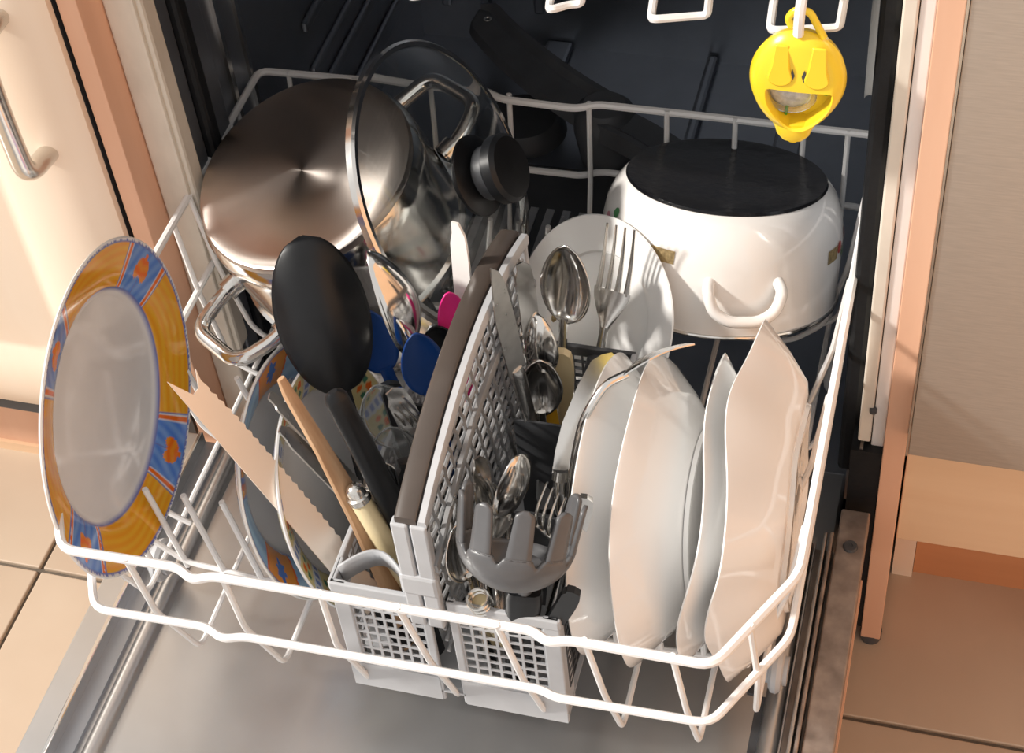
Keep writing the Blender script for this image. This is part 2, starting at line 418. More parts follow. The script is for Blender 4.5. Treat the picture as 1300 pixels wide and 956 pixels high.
dpart('door_ridge', ridge(-0.245, -0.72, -0.04, 0.186, 0.008, 0.009), 'door_steel', True, parent=dd)
dpart('door_flange', box(0.274, 0.297, -0.72, -0.008, 0.176, 0.200), 'worn_steel', parent=dd, bevel=0.0015)
dpart('door_lip', box(0.2685, 0.2715, -0.72, -0.035, 0.176, 0.2035), 'worn_steel', parent=dd, bevel=0.001)
dpart('door_lip', box(0.2635, 0.2665, -0.72, -0.035, 0.176, 0.2020), 'door_steel', parent=dd, bevel=0.001)
dpart('door_ridge', ridge(0.249, -0.72, -0.04, 0.186, 0.008, 0.009), 'door_steel', True, parent=dd)
dpart('hinge_screw', at(lathe([(0, 0.0012), (0.0018, 0.0012), (0.002, 0.002), (0.005, 0.002), (0.006, 0.0)], 20), (0.2855, -0.045, 0.2003)), 'dark_plastic', True, parent=dd)
dpart('detergent_flap', at(box(-0.05, 0.05, -0.045, 0.045, 0, 0.006), (-0.03, -0.42, 0.186)), 'dark_plastic', parent=dd, bevel=0.004)
dpart('detergent_flap', at(box(-0.04, 0.04, -0.03, 0.03, 0, 0.008), (-0.145, -0.37, 0.186)), 'grey_plastic', parent=dd, bevel=0.006)
for (x, y) in ((0.232, -0.155), (0.240, -0.215)):
    dpart('door_slot', at(box(-0.005, 0.005, -0.03, 0.03, 0, 0.0015), (x, y, 0.186)), 'dark_plastic', parent=dd, bevel=0.0007)

# ================================================================ LOWER RACK
K0 = (0.0, -0.06, 0.24)
rk = thing('dish_rack', 'white vinyl wire lower dish rack pulled out over the open door', 'dish rack', K0)
def wire(name, pts, r=0.0025, fil=0.012, closed=False, parent=None):
    return obj(name, off(tube(fillet(pts, fil, 4, closed), r, 8, closed), K0), 'white_wire', parent or rk)
def bumps(xs, y, z, dy, dz):
    out = []
    for (x, s) in xs: out += [(x - 0.008, y, z), (x + 0.008, y + dy * s, z + dz * s)]
    return out
ZT, ZL, ZB = 0.42, 0.345, 0.245
xl, xr, yb, yf = -0.2620, 0.264, 0.194, -0.311
top = [(xl, yb, ZT), (-0.06, yb + 0.004, ZT), (-0.045, yb - 0.004, ZT), (0.02, yb - 0.006, ZT), (0.035, yb + 0.002, ZT), (xr, yb, ZT),
       (xr, -0.234, ZT), (0.223, yf, ZT), (0.135, yf, ZT), (0.120, yf - 0.003, ZT - 0.002), (0.110, yf + 0.002, ZT),
       (-0.105, yf, ZT), (-0.118, yf - 0.004, ZT - 0.003), (-0.130, yf + 0.002, ZT), (-0.2134, yf, ZT), (xl, -0.225, ZT)]
wire('top_rail', top, 0.0033, 0.010, True)
i_ = 0.004
low = [(xl + i_, yb - i_, ZL), (0.02, yb - i_, ZL), (0.035, yb + 0.004, ZL), (xr - i_, yb - i_, ZL), (xr - i_ + .001, -0.232, ZL), (0.221, yf + i_, ZL),
       (0.12, yf + i_ - .002, ZL), (0.108, yf + i_ + .002, ZL), (-0.100, yf + i_, ZL), (-0.115, yf + i_ - 0.004, ZL - 0.002), (-0.128, yf + i_ + 0.002, ZL), (-0.2125, yf + i_, ZL), (xl + i_, -0.222, ZL)]
wire('lower_rail', low, 0.0030, 0.010, True)
# lengthwise wires: front leg, base run, rear leg
for x in (-0.235, -0.175, -0.107, -0.039, 0.029, 0.094, 0.150, 0.205, 0.240):
    fx = x - 0.003
    y0 = yf if abs(x) < 0.215 else (-0.279 if x > 0 else -0.273)
    if abs(x) > 0.215: fx = x - (0.012 if x < 0 else -0.004)
    wire('rack_wire', [(fx + (0.012 if x < 0 else -0.004), y0, ZT + 0.003), (fx, y0 + 0.022, ZL - 0.02), (x, y0 + 0.050, 0.238), (x, -0.10, ZB - 0.005), (x, 0.15, ZB - 0.005), (x, 0.184, ZL), (x, yb, ZT + 0.003)], 0.0023, 0.010)
# crosswise wires hooked up to the side rails
for y in (-0.197, -0.084, 0.03, 0.120):
    wire('rack_wire', [(xl + 0.002, y, ZT), (xl + 0.010, y, ZL), (xl + 0.026, y, 0.275), (xl + 0.052, y, 0.25), (-0.15, y, ZB), (0.15, y, ZB), (xr - 0.052, y, 0.25), (xr - 0.026, y, 0.275), (xr - 0.010, y, ZL), (xr - 0.002, y, ZT)], 0.0023, 0.010)
# plate tines
for (y, xs, h, lean) in ((-0.197, (-0.242, -0.210, -0.179, -0.148, -0.117), 0.088, -0.016), (-0.084, (-0.215, -0.172, -0.129), 0.095, -0.022),
                        (-0.197, (0.132, 0.165, 0.197, 0.228), 0.060, -0.004), (-0.084, (0.132, 0.165, 0.197, 0.228), 0.060, -0.004),
                        (0.120, (-0.055, -0.030, -0.005, 0.020, 0.045), 0.100, 0.012)):
    for x in xs:
        wire('tine', [(x, y, ZB), (x + lean, y + 0.004, ZB + h)], 0.0024)
# side hooks and wheels
for y in (-0.26, -0.16, 0.0, 0.14):
    for sx, s in ((xl, 1), (xr, -1)):
        if y < -0.235: continue
        wire('side_wire', [(sx, y, ZT), (sx + s * 0.004, y, ZL), (sx + s * 0.016, y, 0.262), (sx + s * 0.040, y, 0.248)], 0.0023)
for y in (-0.18, 0.12):
    for sx in (-0.246, 0.248):
        w = obj('wheel', off(at(tube([(0, 0.013 * cos(a), 0.013 * sin(a)) for a in [k * pi / 12 for k in range(24)]], 0.005, 8, True), (sx, y, 0.2195)), K0), 'grey_plastic', rk)
        obj('hub', off(at(tube([(-0.008, 0, 0), (0.008, 0, 0)], 0.011, 16), (sx, y, 0.2195)), K0), 'grey_plastic', w)

# ================================================================ UPPER RACK
U0 = (0.0, 0.20, 0.65)
ur = thing('dish_rack', 'white wire upper dish rack pushed into the tub above', 'dish rack', U0)
def uwire(name, pts, r=0.0028, fil=0.01): return obj(name, off(tube(fillet(pts, fil, 4), r, 8), U0), 'white_wire', ur)
for xc, wd in ((-0.095, 0.03), (-0.012, 0.03), (0.075, 0.022), (0.158, 0.037), (0.242, 0.044)):
    x0 = xc - wd
    uwire('rack_wire', [(x0, 0.50, 0.668), (x0, 0.05, 0.666), (x0 + 0.001, 0.018, 0.648), (x0 + 0.004, 0.010, 0.652), (xc - 0.008, 0.020, 0.650), (xc, 0.022, 0.650), (xc + 0.004, 0.022, 0.70), (xc + 0.004, 0.022, 0.74)], 0.0028, 0.006)
uwire('rack_rail', [(-0.255, 0.50, 0.74), (-0.255, 0.022, 0.74), (0.258, 0.022, 0.74), (0.258, 0.50, 0.74)], 0.0033, 0.02)
uwire('rack_rail', [(-0.25, 0.15, 0.666), (0.255, 0.15, 0.666)], 0.0028)
uwire('rack_rail', [(-0.25, 0.35, 0.666), (0.255, 0.35, 0.666)], 0.0028)
uwire('rack_wire', [(0.222, 0.30, 0.70), (0.222, 0.03, 0.70), (0.2205, 0.000, 0.690), (0.220, -0.008, 0.678), (0.220, -0.008, 0.664)], 0.0034, 0.010)

# ================================================================ LEMON FRESHENER
lem_m = Matrix.Identity(4)
face = (CAM - Vector((0.215, 0.0, 0.59))).normalized(); face = (face + Vector((-0.05, -0.45, -0.25))).normalized()
m_, _ = frame((0.2195, -0.006, 0.577), (0.2215, -0.004, 0.669), face)
lm = thing('dishwasher_freshener', 'yellow lemon-shaped freshener with a window hanging from the upper rack', 'freshener', mtx=m_)
def lemon_out(a):       # outline in (y, z)
    y, z = cos(a), sin(a)
    if z < 0: return 0.0305 * y * (1 - 0.16 * z * z), 0.052 + 0.042 * z
    return 0.0305 * y, 0.036 * z + 0.052
def win_out(a):
    y, z = cos(a), sin(a)
    if z > 0: return 0.0205 * math.copysign(abs(y) ** 0.8, y) + 0.002, 0.044 + 0.006 * z ** 0.5 - 0.003 * (1 - y * y)
    return 0.0205 * math.copysign(abs(y) ** 0.9, y) * (1 - 0.35 * (-z) ** 2) + 0.002, 0.044 + 0.0275 * z
N = 72
A = [2 * pi * k / N for k in range(N)]
def ringpts(fn, x, s=1.0, c=(0.0, 0.045)): return [Vector((x, c[0] + (fn(a)[0] - c[0]) * s, c[1] + (fn(a)[1] - c[1]) * s)) for a in A]
def strips(rings):
    v = [p for r in rings for p in r]; f = []
    for i in range(len(rings) - 1):
        for k in range(N):
            l = (k + 1) % N; f.append((i * N + k, i * N + l, (i + 1) * N + l, (i + 1) * N + k))
    return v, f
fr_v, fr_f = strips([ringpts(win_out, -0.007), ringpts(win_out, 0.0085), ringpts(win_out, 0.0095, 1.04), ringpts(lemon_out, 0.0085, 0.80), ringpts(lemon_out, 0.0055, 0.93), ringpts(lemon_out, 0.0, 1.0), ringpts(lemon_out, -0.006, 0.95), ringpts(lemon_out, -0.010, 0.75)])
fr_f.append(tuple((7 * N + k) for k in range(N)))
obj('lemon_shell', (fr_v, fr_f), 'yellow', lm)
iw = ringpts(win_out, -0.0066, 1.0)
obj('window_back', (iw, [tuple(range(N))]), 'yellow', lm, False)
obj('sachet', at(lathe([(0, 0.004), (0.010, 0.004), (0.014, 0.001), (0.0145, -0.003)], 28), (0, 0, 0)), 'silver_gel', lm).matrix_local = Matrix.Translation((-0.003, -0.004, 0.040)) @ Matrix.Rotation(pi / 2, 4, 'Y')
obj('gel_ring', ([Vector((p.z + 0.0, p.x - 0.004, p.y + 0.038)) for p in tube([(0.015 * cos(a), 0.0125 * sin(a), 0) for a in A], 0.0022, 8, True)[0]], tube([(0.015 * cos(a), 0.0125 * sin(a), 0) for a in A], 0.0022, 8, True)[1]), 'clear_plastic', lm)
obj('gel_bead', ([Vector((p.z + 0.002, p.x + 0.0185, p.y + 0.0455)) for p in lathe([(0, 0.003), (0.003, 0.002), (0.0042, -0.001), (0.004, -0.004)], 14)[0]], lathe([(0, 0.003), (0.003, 0.002), (0.0042, -0.001), (0.004, -0.004)], 14)[1]), 'green', lm)
obj('gel_stem', loft([(0.020, -0.002, -0.006, 0.001, 0.0012), (0.030, -0.001, -0.005, 0.001, 0.0012)]), 'green', lm)
for yc, wd in ((0.0125, 0.0080), (-0.0105, 0.0080)):      # two round-ended tabs on the front
    pts = [(yc + wd * cos(a), 0.0575 + wd * 0.85 * sin(a)) for a in [pi + k * pi / 10 for k in range(11)]]
    pts += [(yc + wd * 0.72, 0.066), (yc + wd * 0.62 * 0.9, 0.081), (yc - wd * 0.62 * 0.9, 0.081), (yc - wd * 0.72, 0.066)]
    obj('tab', extrude(pts, 0.0020, lambda z: 0.0093 - max(0, z - 0.066) * 0.14), 'yellow', lm, bevel=0.001)
obj('tab_slot', extrude([(0.0045, 0.055), (0.0030, 0.0595), (0.0045, 0.0645), (0.0062, 0.0595)], 0.0006, lambda z: 0.0094), 'dark_plastic', lm, False)
obj('tab_slot', extrude([(-0.0030, 0.055), (-0.0042, 0.0595), (-0.0030, 0.0645), (-0.0014, 0.0595)], 0.0006, lambda z: 0.0094), 'dark_plastic', lm, False)
obj('hook', tube(fillet([(0, 0.014, 0.084), (0, 0.0085, 0.094), (0, 0.004, 0.1025), (0, -0.005, 0.1025), (0, -0.009, 0.096), (0, -0.0065, 0.0905)], 0.006, 5), 0.0024, 10), 'yellow', lm)
obj('nub', loft([(0.0010, 0, 0, 0.003, 0.003), (0.0035, 0, 0, 0.003, 0.003), (0.0036, 0, 0, 0.005, 0.0075), (0.008, 0, 0, 0.0065, 0.011), (0.013, 0, 0, 0.0068, 0.0125), (0.018, 0, 0, 0.0068, 0.015)], 16), 'yellow', lm)

# ================================================================ PLATES
def paint_plate(o, fn):
    me = o.data; at_ = me.color_attributes.new('paint', 'FLOAT_COLOR', 'POINT')
    buf = []
    for vt in me.vertices:
        buf += [*fn(atan2(vt.co.y, vt.co.x), hypot(vt.co.x, vt.co.y), vt.co.z), 1.0]
    at_.data.foreach_set('color', buf)
def plate(name, label, cat, c, n, R, well, depth, m='china', seg=72, fn=None, rings=4, group=None, rfun=None, zfun=None, lip=0.0, foot=0.55, t=0.004):
    mtx = disc_frame(c, n)
    th = thing(name, label, cat, mtx=mtx, group=group)
    prof = [(0.0005, -depth)]
    for k in range(1, 5): prof.append((well * 0.92 * k / 4, -depth))
    prof += [(well * 0.97, -depth + 0.001), (well, -depth + 0.004)]
    for k in range(1, rings + 1):
        q = k / rings; prof.append((well + (R - 0.001 - well) * q, -depth + 0.004 + (depth - 0.004) * (q ** 0.8)))
    prof += [(R, -0.001), (R - 0.0015, -0.003)]
    under = [(well + (R - well) * 0.5, -depth * 0.5 - t), (well, -depth - t + 0.002), (well * 0.9, -depth - t), (R * foot + 0.003, -depth - t), (R * foot + 0.002, -depth - t - 0.003), (R * foot - 0.002, -depth - t - 0.003), (R * foot - 0.003, -depth - t), (0.0005, -depth - t)]
    body = obj('dish_body', lathe(prof + under, seg, rfun, zfun), m, th)
    if fn: paint_plate(body, fn)
    return th, body
WH = (0.80, 0.80, 0.80); OR = (0.86, 0.36, 0.015); BL = (0.07, 0.20, 0.66); RD = (0.85, 0.16, 0.01); NV = (0.15, 0.19, 0.50); LB = (0.30, 0.52, 0.82)
def adiff(a, b): return (a - b + pi) % (2 * pi) - pi
def mixc(a, b, t): return tuple(x * (1 - t) + y * t for x, y in zip(a, b))
def paint1(a, r, z):
    R, w = 0.123, 0.0860
    if z < -0.021: return WH
    if r > R - 0.0022 or r < w - 0.001: return WH
    if r > R - 0.0038 or r < w + 0.0008: return NV
    for pc in (26, 112, 199, 292):
        d = math.degrees(adiff(a, radians(pc))); ad = abs(d)
        if ad < 16.5:
            if ad > 15.4: return NV
            if ad > 13.2: return RD if ad < 15 else WH
            if ad > 12.4: return (0.7, 0.7, 0.8)
            # tulip of three petals
            x = radians(d) * 0.106; y = r - 0.105
            for (px, py, ex, ey, ro) in ((-0.0045, 0.0, 0.0055, 0.0085, 0.35), (0.0045, 0.0, 0.0055, 0.0085, -0.35), (0.0, 0.003, 0.003, 0.009, 0)):
                xx = (x - px) * cos(ro) - (y - py) * sin(ro); yy = (x - px) * sin(ro) + (y - py) * cos(ro)
                if (xx / ex) ** 2 + (yy / ey) ** 2 < 1: return mixc(RD, (0.85, 0.30, 0.02), 0.5 + 0.5 * sin(yy * 700))
            if abs(x) < 0.0008 and y < -0.006: return NV
            return mixc(BL, LB, 0.25 + 0.2 * sin(a * 60 + r * 300))
    return mixc(OR, (0.88, 0.46, 0.03), 0.5 + 0.5 * sin(r * 900 + sin(a * 7) * 1.5))
p1, b1 = plate('dinner_plate', 'large dinner plate with orange and blue tulip rim standing at far left', 'plate', (-0.2297, -0.1775, 0.4082), (0.995, 0.082, 0.049), 0.123, 0.0860, 0.015, 'print', 540, paint1, 30)
def paint2(a, r, z):
    R, w = 0.0985, 0.066
    if z < -0.027 or r > R - 0.0025 or r < w: return WH
    d = math.degrees(a) % 60
    if r > R - 0.004 or r < w + 0.001: return NV
    k = int((math.degrees(a) % 360) // 30)
    if k % 2 == 0:
        q = (math.degrees(a) % 30)
        if k % 4 == 0:
            s = int(q / 3.0) % 3
            if q > 25: return LB
            return (RD, OR, BL)[s] if q > 1 else NV
        if q < 1.5 or q > 28.5: return RD
        x = radians(q - 15) * 0.08; y = r - 0.083
        if (abs(x) / 0.006) ** 2 + (y / 0.008) ** 2 < 1 + 0.5 * sin(6 * atan2(y, x)): return BL
        return (0.85, 0.33, 0.04)
    return mixc(LB, (0.42, 0.66, 0.92), 0.5 + 0.5 * sin(r * 500 + a * 9))
plate('soup_plate', 'blue and orange striped rim plate standing behind the serrated knife', 'plate', (-0.1050, -0.150, 0.336), (0.962, -0.009, 0.272), 0.0985, 0.066, 0.022, 'print', 540, paint2, 24)
def paint3(a, r, z):
    R, w = 0.096, 0.070
    if z < -0.021 or r > R - 0.002 or r < w: return WH
    q = math.degrees(a) % 24; 
    if q < 15:
        x = radians(q - 7.5) * 0.083; y = r - 0.083
        for (px, py, rr, c) in ((-0.003, 0.004, 0.0032, RD), (0.004, -0.003, 0.0028, RD), (0.004, 0.005, 0.0028, (0.05, 0.22, 0.12)), (-0.004, -0.004, 0.0026, (0.05, 0.22, 0.12))):
            if hypot(x - px, y - py) < rr: return c
        return (0.76, 0.66, 0.32)
    if 17 < q < 22 and abs(sin(r * 500)) > 0.5: return (0.22, 0.30, 0.62)
    return (0.70, 0.74, 0.78)
plate('dessert_plate', 'dessert plate with pale yellow fruit motif rim beside the cutlery basket', 'plate', (-0.0764, -0.158, 0.337), (0.952, 0.056, 0.301), 0.096, 0.070, 0.016, 'print', 480, paint3, 20)
# white saucer behind the upright fork
ws, wsb = plate('side_plate', 'white side plate leaning behind the upright fork and tablespoon', 'plate', (0.0690, 0.0159, 0.359), (-0.486, -0.669, 0.562), 0.0800, 0.052, 0.010, 'china', 72)
for (x, y, r_, mm) in ((0.047, -0.0176, 0.006, 'redpaint'), (0.052, -0.027, 0.0035, 'greenpaint'), (0.040, -0.026, 0.003, 'goldpaint')):
    obj('fruit_motif', at(lathe([(0.0002, 0.0006), (r_ * 0.7, 0.0005), (r_, 0.0001)], 18, lambda a: 1 + 0.12 * sin(3 * a)), (-x, y, -0.0098)), mm, ws)
# four white dishes in the right front rows, undersides towards the camera
def squircle(p, wav=0.0):
    return lambda a: (abs(cos(a)) ** p + abs(sin(a)) ** p) ** (-1 / p) * (1 + wav * cos(8 * a))
def rimwave(amp, R): return lambda a, r: amp * cos(4 * a) * (r / R) ** 3
DG = 'white dishes standing in the right front rows'
def side_dish(name, label, c, n, R, well, depth, rf, zf, rot, **k):
    th, b = plate(name, label, 'plate', c, n, R, well, depth, 'china', 96, None, 8, DG, rf, zf, **k)
    th.matrix_world = th.matrix_world @ Matrix.Rotation(radians(rot), 4, 'Z')
    return th
side_dish('soup_plate', 'round white deep plate nearest the cutlery basket behind the steel server', (0.1150, -0.146, 0.343), (-0.995, 0.0, -0.05), 0.108, 0.066, 0.034, None, None, 0)
side_dish('soup_plate', 'white deep plate second from the basket among the right front dishes', (0.1490, -0.148, 0.346), (-0.995, 0.0, -0.10), 0.109, 0.066, 0.034, squircle(2.3), rimwave(0.002, 0.109), 45)
side_dish('square_plate', 'bright white square plate third from the basket, inside the last dish', (0.1820, -0.140, 0.346), (-0.99, -0.076, 0.076), 0.103, 0.064, 0.026, squircle(2.6), rimwave(0.003, 0.097), 0)
side_dish('square_plate', 'large wavy-edged square plate outermost beside the right rack rail', (0.2080, -0.128, 0.346), (-0.99, -0.02, -0.02), 0.110, 0.076, 0.036, squircle(3.4, 0.025), rimwave(0.005, 0.104), -3)

# ================================================================ SAUCEPAN
pm = disc_frame((-0.1639, 0.0443, 0.451), (-0.2, -0.266, 0.943))
pn = thing('saucepan', 'upturned stainless steel pot with two loop handles leaning at the back left', 'pot', mtx=pm)
obj('base', lathe([(0.0003, 0.0)] + [(0.0865 * k / 8, 0.0) for k in range(1, 9)] + [(0.0890, -0.001), (0.0900, -0.004), (0.0900, -0.007)], 96), 'pan_base', pn)
pw = obj('wall', lathe([(0.0895, -0.006), (0.0935, -0.012), (0.0945, -0.03), (0.0945, -0.085), (0.0955, -0.0935), (0.0985, -0.096), (0.0985, -0.098), (0.0940, -0.097), (0.0930, -0.088), (0.0930, -0.030), (0.0900, -0.012), (0.001, -0.010)], 96), 'steel', pn)
for a in (275, 95):
    A_ = radians(a); d = Vector((cos(A_), sin(A_), 0)); t = Vector((-sin(A_), cos(A_), 0)); z = Vector((0, 0, -0.070))
    hpts = fillet([d * 0.090 + t * 0.036 + z, d * 0.110 + t * 0.036 + z, d * 0.143 + t * 0.028 + z + Vector((0, 0, 0.004)), d * 0.143 - t * 0.028 + z + Vector((0, 0, 0.004)), d * 0.110 - t * 0.036 + z, d * 0.090 - t * 0.036 + z], 0.025, 7)
    h = obj('handle', tube(hpts, 0.0062, 14), 'steel', pn)
    for s in (1, -1):
        p = d * 0.0955 + t * 0.036 * s + z
        obj('handle_mount', tube([p - d * 0.004, p + d * 0.008], 0.0095, 14), 'steel', h)

# smaller steel pot under it, showing behind the black spoon
sm = disc_frame((-0.085, -0.012, 0.350), (0.42, -0.42, 0.80))
sb = thing('steel_bowl', 'small upturned steel bowl with rolled rim tucked behind the black spoon', 'bowl', mtx=sm)
obj('wall', lathe([(0.0003, 0.0), (0.030, 0.0), (0.038, -0.003), (0.046, -0.02), (0.050, -0.05), (0.0535, -0.052), (0.0535, -0.055), (0.049, -0.054), (0.044, -0.02), (0.036, -0.005), (0.0003, -0.003)], 56), 'steel', sb)
obj('rolled_rim', tube([(0.0530 * cos(a), 0.0530 * sin(a), -0.0535) for a in A], 0.0022, 8, True), 'steel', sb)

# ================================================================ GLASS LID
gm = disc_frame((-0.051, 0.0536, 0.4455), (0.897, -0.03, 0.441))
gl = thing('pot_lid', 'domed glass pot lid with steel rim and black knob', 'lid', mtx=gm)
dome = [(0.0060, 0.0285), (0.03, 0.0275), (0.055, 0.0235), (0.08, 0.0165), (0.098, 0.0085), (0.1085, 0.0015), (0.1085, -0.0015), (0.097, 0.005), (0.079, 0.013), (0.054, 0.020), (0.03, 0.024), (0.0060, 0.025)]
gd = obj('glass_dome', lathe(dome, 96, close=True), 'glass', gl)
import bmesh
bm_ = bmesh.new(); bm_.from_mesh(gd.data); bmesh.ops.recalc_face_normals(bm_, faces=bm_.faces); bm_.to_mesh(gd.data); bm_.free()
obj('rim_band', lathe([(0.1075, 0.0030), (0.1110, 0.0030), (0.1130, 0.0012), (0.1130, -0.0040), (0.1105, -0.0060), (0.1080, -0.0040), (0.1088, -0.0015), (0.1088, 0.0015)], 96, close=True), 'steel', gl)
obj('knob', lathe([(0.0, 0.0300), (0.0315, 0.0300), (0.0315, 0.0325), (0.028, 0.0345), (0.0175, 0.0370), (0.0165, 0.046), (0.0235, 0.0500), (0.0265, 0.0520), (0.0265, 0.0600), (0.0235, 0.0630), (0.0, 0.0640)], 48), 'black_nylon', gl)
obj('knob_collar', lathe([(0.0168, 0.0400), (0.0210, 0.0400), (0.0210, 0.0480), (0.0168, 0.0480)], 40, close=True), 'dark_plastic', gl)
obj('knob_washer', lathe([(0.0, 0.0205), (0.022, 0.0205), (0.022, 0.0240), (0.0, 0.0240)], 32), 'black', gl)

# ================================================================ WHITE ENAMEL POT
em = disc_frame((0.154, 0.131, 0.417), (0.015, 0.347, 0.938))
ep = thing('enamel_pot', 'upturned white enamel pot with glossy black base and flower decals', 'pot', mtx=em)
eprof = [(0.0780, -0.0010), (0.0800, -0.0020), (0.0865, -0.0100), (0.0920, -0.022), (0.0950, -0.038), (0.0955, -0.055), (0.0950, -0.075), (0.0950, -0.092), (0.0965, -0.0935), (0.0935, -0.0935), (0.0930, -0.075), (0.0935, -0.04), (0.088, -0.015), (0.076, -0.004), (0.0005, -0.004)]
obj('wall', lathe(eprof, 96), 'enamel', ep)
obj('base', lathe([(0.0003, -0.0018), (0.04, -0.0016), (0.066, -0.0010), (0.0735, 0.0010), (0.0775, 0.0012), (0.0788, -0.0006), (0.0780, -0.0020)], 96), 'enamel_black', ep)
obj('rim', tube([(0.0958 * cos(a), 0.0958 * sin(a), -0.0935) for a in A], 0.0016, 8, True), 'steel', ep)
def er(z):
    for (r0, z0), (r1, z1) in zip(eprof, eprof[1:8]):
        if z1 <= z <= z0: return r0 + (r1 - r0) * (z0 - z) / (z0 - z1)
    return 0.095
def on_pot(a, z, o=0.0): a = radians(a); return Vector(((er(z) + o) * cos(a), (er(z) + o) * sin(a), z))
for ac in (112, 292):
    hp = [on_pot(ac - 16, -0.048, -0.003), on_pot(ac - 16, -0.053, 0.008), on_pot(ac - 13, -0.068, 0.0105), on_pot(ac - 6, -0.075, 0.0115), on_pot(ac + 6, -0.075, 0.0115), on_pot(ac + 13, -0.068, 0.0105), on_pot(ac + 16, -0.053, 0.008), on_pot(ac + 16, -0.048, -0.003)]
    obj('handle', tube(fillet(hp, 0.010, 5), 0.0046, 12), 'enamel', ep)
def decal(a, z, wa, hz, m, shape='ellipse', name='flower_decal'):
    v, f = [], []
    if shape == 'box':
        n = 8
        for j in range(3):
            for i in range(n + 1): v.append(on_pot(a - wa + 2 * wa * i / n, z + hz * (j - 1), 0.0006))
        for j in range(2):
            for i in range(n): f.append((j * (n + 1) + i, j * (n + 1) + i + 1, (j + 1) * (n + 1) + i + 1, (j + 1) * (n + 1) + i))
    else:
        v.append(on_pot(a, z, 0.0007))
        for i in range(20):
            t = 2 * pi * i / 20; v.append(on_pot(a + wa * cos(t), z + hz * sin(t), 0.0006))
        f = [(0, 1 + i, 1 + (i + 1) % 20) for i in range(20)]
    return obj(name, (v, f), m, ep)
for (a, z, wa, hz, m) in ((36, -0.034, 4, 0.008, 'pinkpaint'), (41, -0.042, 3.4, 0.006, 'pinkpaint'), (37, -0.021, 2.5, 0.004, 'greenpaint'), (46, -0.047, 2.5, 0.004, 'greenpaint'), (29, -0.030, 3, 0.005, 'pinkpaint'), (33, -0.047, 3, 0.004, 'greenpaint'),
                           (172, -0.040, 3, 0.005, 'redpaint'), (178, -0.047, 2.5, 0.004, 'greenpaint'), (184, -0.036, 3, 0.005, 'pinkpaint')):
    decal(a, z, wa, hz, m)
decal(72, -0.034, 7, 0.0050, 'goldpaint', 'box', 'label_decal')
decal(164, -0.042, 5, 0.0055, 'goldpaint', 'box', 'label_decal')

# ================================================================ CUTLERY BASKET
B0 = (0.031, -0.1425, 0.247)
bk = thing('cutlery_basket', 'light grey plastic cutlery basket with lattice walls and tall centre handle', 'basket', B0)
bx0, bx1, by0, by1, bz0, bz1 = -0.050, 0.112, -0.265, -0.020, 0.249, 0.365
def bpart(name, vf, m='grey_plastic', smooth=False, parent=None, **k): return obj(name, off(vf, B0), m, parent or bk, smooth, **k)
bpart('basket_floor', box(bx0, bx1, by0, by1, bz0 - 0.002, bz0))
def lattice_x(x0, x1, y, z0, z1, nx, nz, w=0.0022, t=0.002):      # wall facing y
    P = []
    for i in range(nx + 1):
        x = x0 + (x1 - x0) * i / nx; P.append(box(x - w / 2, x + w / 2, y - t / 2, y + t / 2, z0, z1))
    for j in range(nz + 1):
        z = z0 + (z1 - z0) * j / nz; P.append(box(x0, x1, y - t / 2 * 1.1, y + t / 2 * 1.1, z - w / 2, z + w / 2))
    return join(*P)
def lattice_y(x, y0, y1, z0, z1, ny, nz, w=0.0022, t=0.002):
    v, f = lattice_x(y0, y1, 0, z0, z1, ny, nz, w, t)
    return [Vector((x + p.y, p.x, p.z)) for p in v], f
for (a, b) in ((bx0 + 0.012, 0.014), (0.040, bx1 - 0.012)):
    bpart('front_lattice', lattice_x(a, b, by0 + 0.002, bz0 + 0.018, bz1 - 0.009, 7, 9, 0.0020, 0.0012))
    bpart('back_lattice', lattice_x(a - 0.006, b + 0.006, by1, bz0 + 0.01, bz1 - 0.010, 10, 12, 0.0013), 'shaded_grid')
bpart('side_lattice', lattice_y(bx0 + 0.001, by0 + 0.012, by1 - 0.01, bz0 + 0.018, bz1 - 0.009, 24, 11))
bpart('side_lattice', lattice_y(bx1 - 0.001, by0 + 0.012, by1 - 0.01, bz0 + 0.018, bz1 - 0.009, 24, 11), 'shaded_grid')
for x0, x1 in ((bx0, bx0 + 0.012), (0.014, 0.020), (0.034, 0.040), (bx1 - 0.012, bx1)):
    bpart('corner_post', box(x0, x1, by0, by0 + 0.004, bz0 - 0.012, bz1), bevel=0.001)
bpart('corner_post', box(bx0 + 0.0004, bx0 + 0.004, by0 + 0.0012, by0 + 0.022, bz0 - 0.010, bz1), bevel=0.001)
bpart('corner_post', box(bx1 - 0.004, bx1 - 0.0004, by0 + 0.0012, by0 + 0.022, bz0 - 0.010, bz1), bevel=0.001)
bpart('rim_band', join(box(bx0, 0.020, by0 - 0.001, by0 + 0.003, bz1 - 0.010, bz1), box(0.034, bx1, by0 - 0.001, by0 + 0.003, bz1 - 0.010, bz1)), bevel=0.001)
bpart('rim_band', box(bx0 - 0.001, bx0 + 0.003, by0, by1, bz1 - 0.010, bz1), bevel=0.001)
bpart('rim_band', box(bx1 - 0.003, bx1 + 0.001, by0, by1, bz1 - 0.010, bz1), bevel=0.001)
bpart('rim_band', box(bx0, bx1, by1 - 0.002, by1 + 0.002, bz1 - 0.010, bz1), 'shaded_grid', bevel=0.001)
bpart('base_band', join(box(bx0 + 0.0005, 0.018, by0 - 0.0006, by0 + 0.0035, bz0 - 0.012, bz0 + 0.018), box(0.036, bx1 - 0.0005, by0 - 0.0006, by0 + 0.0035, bz0 - 0.012, bz0 + 0.018)))
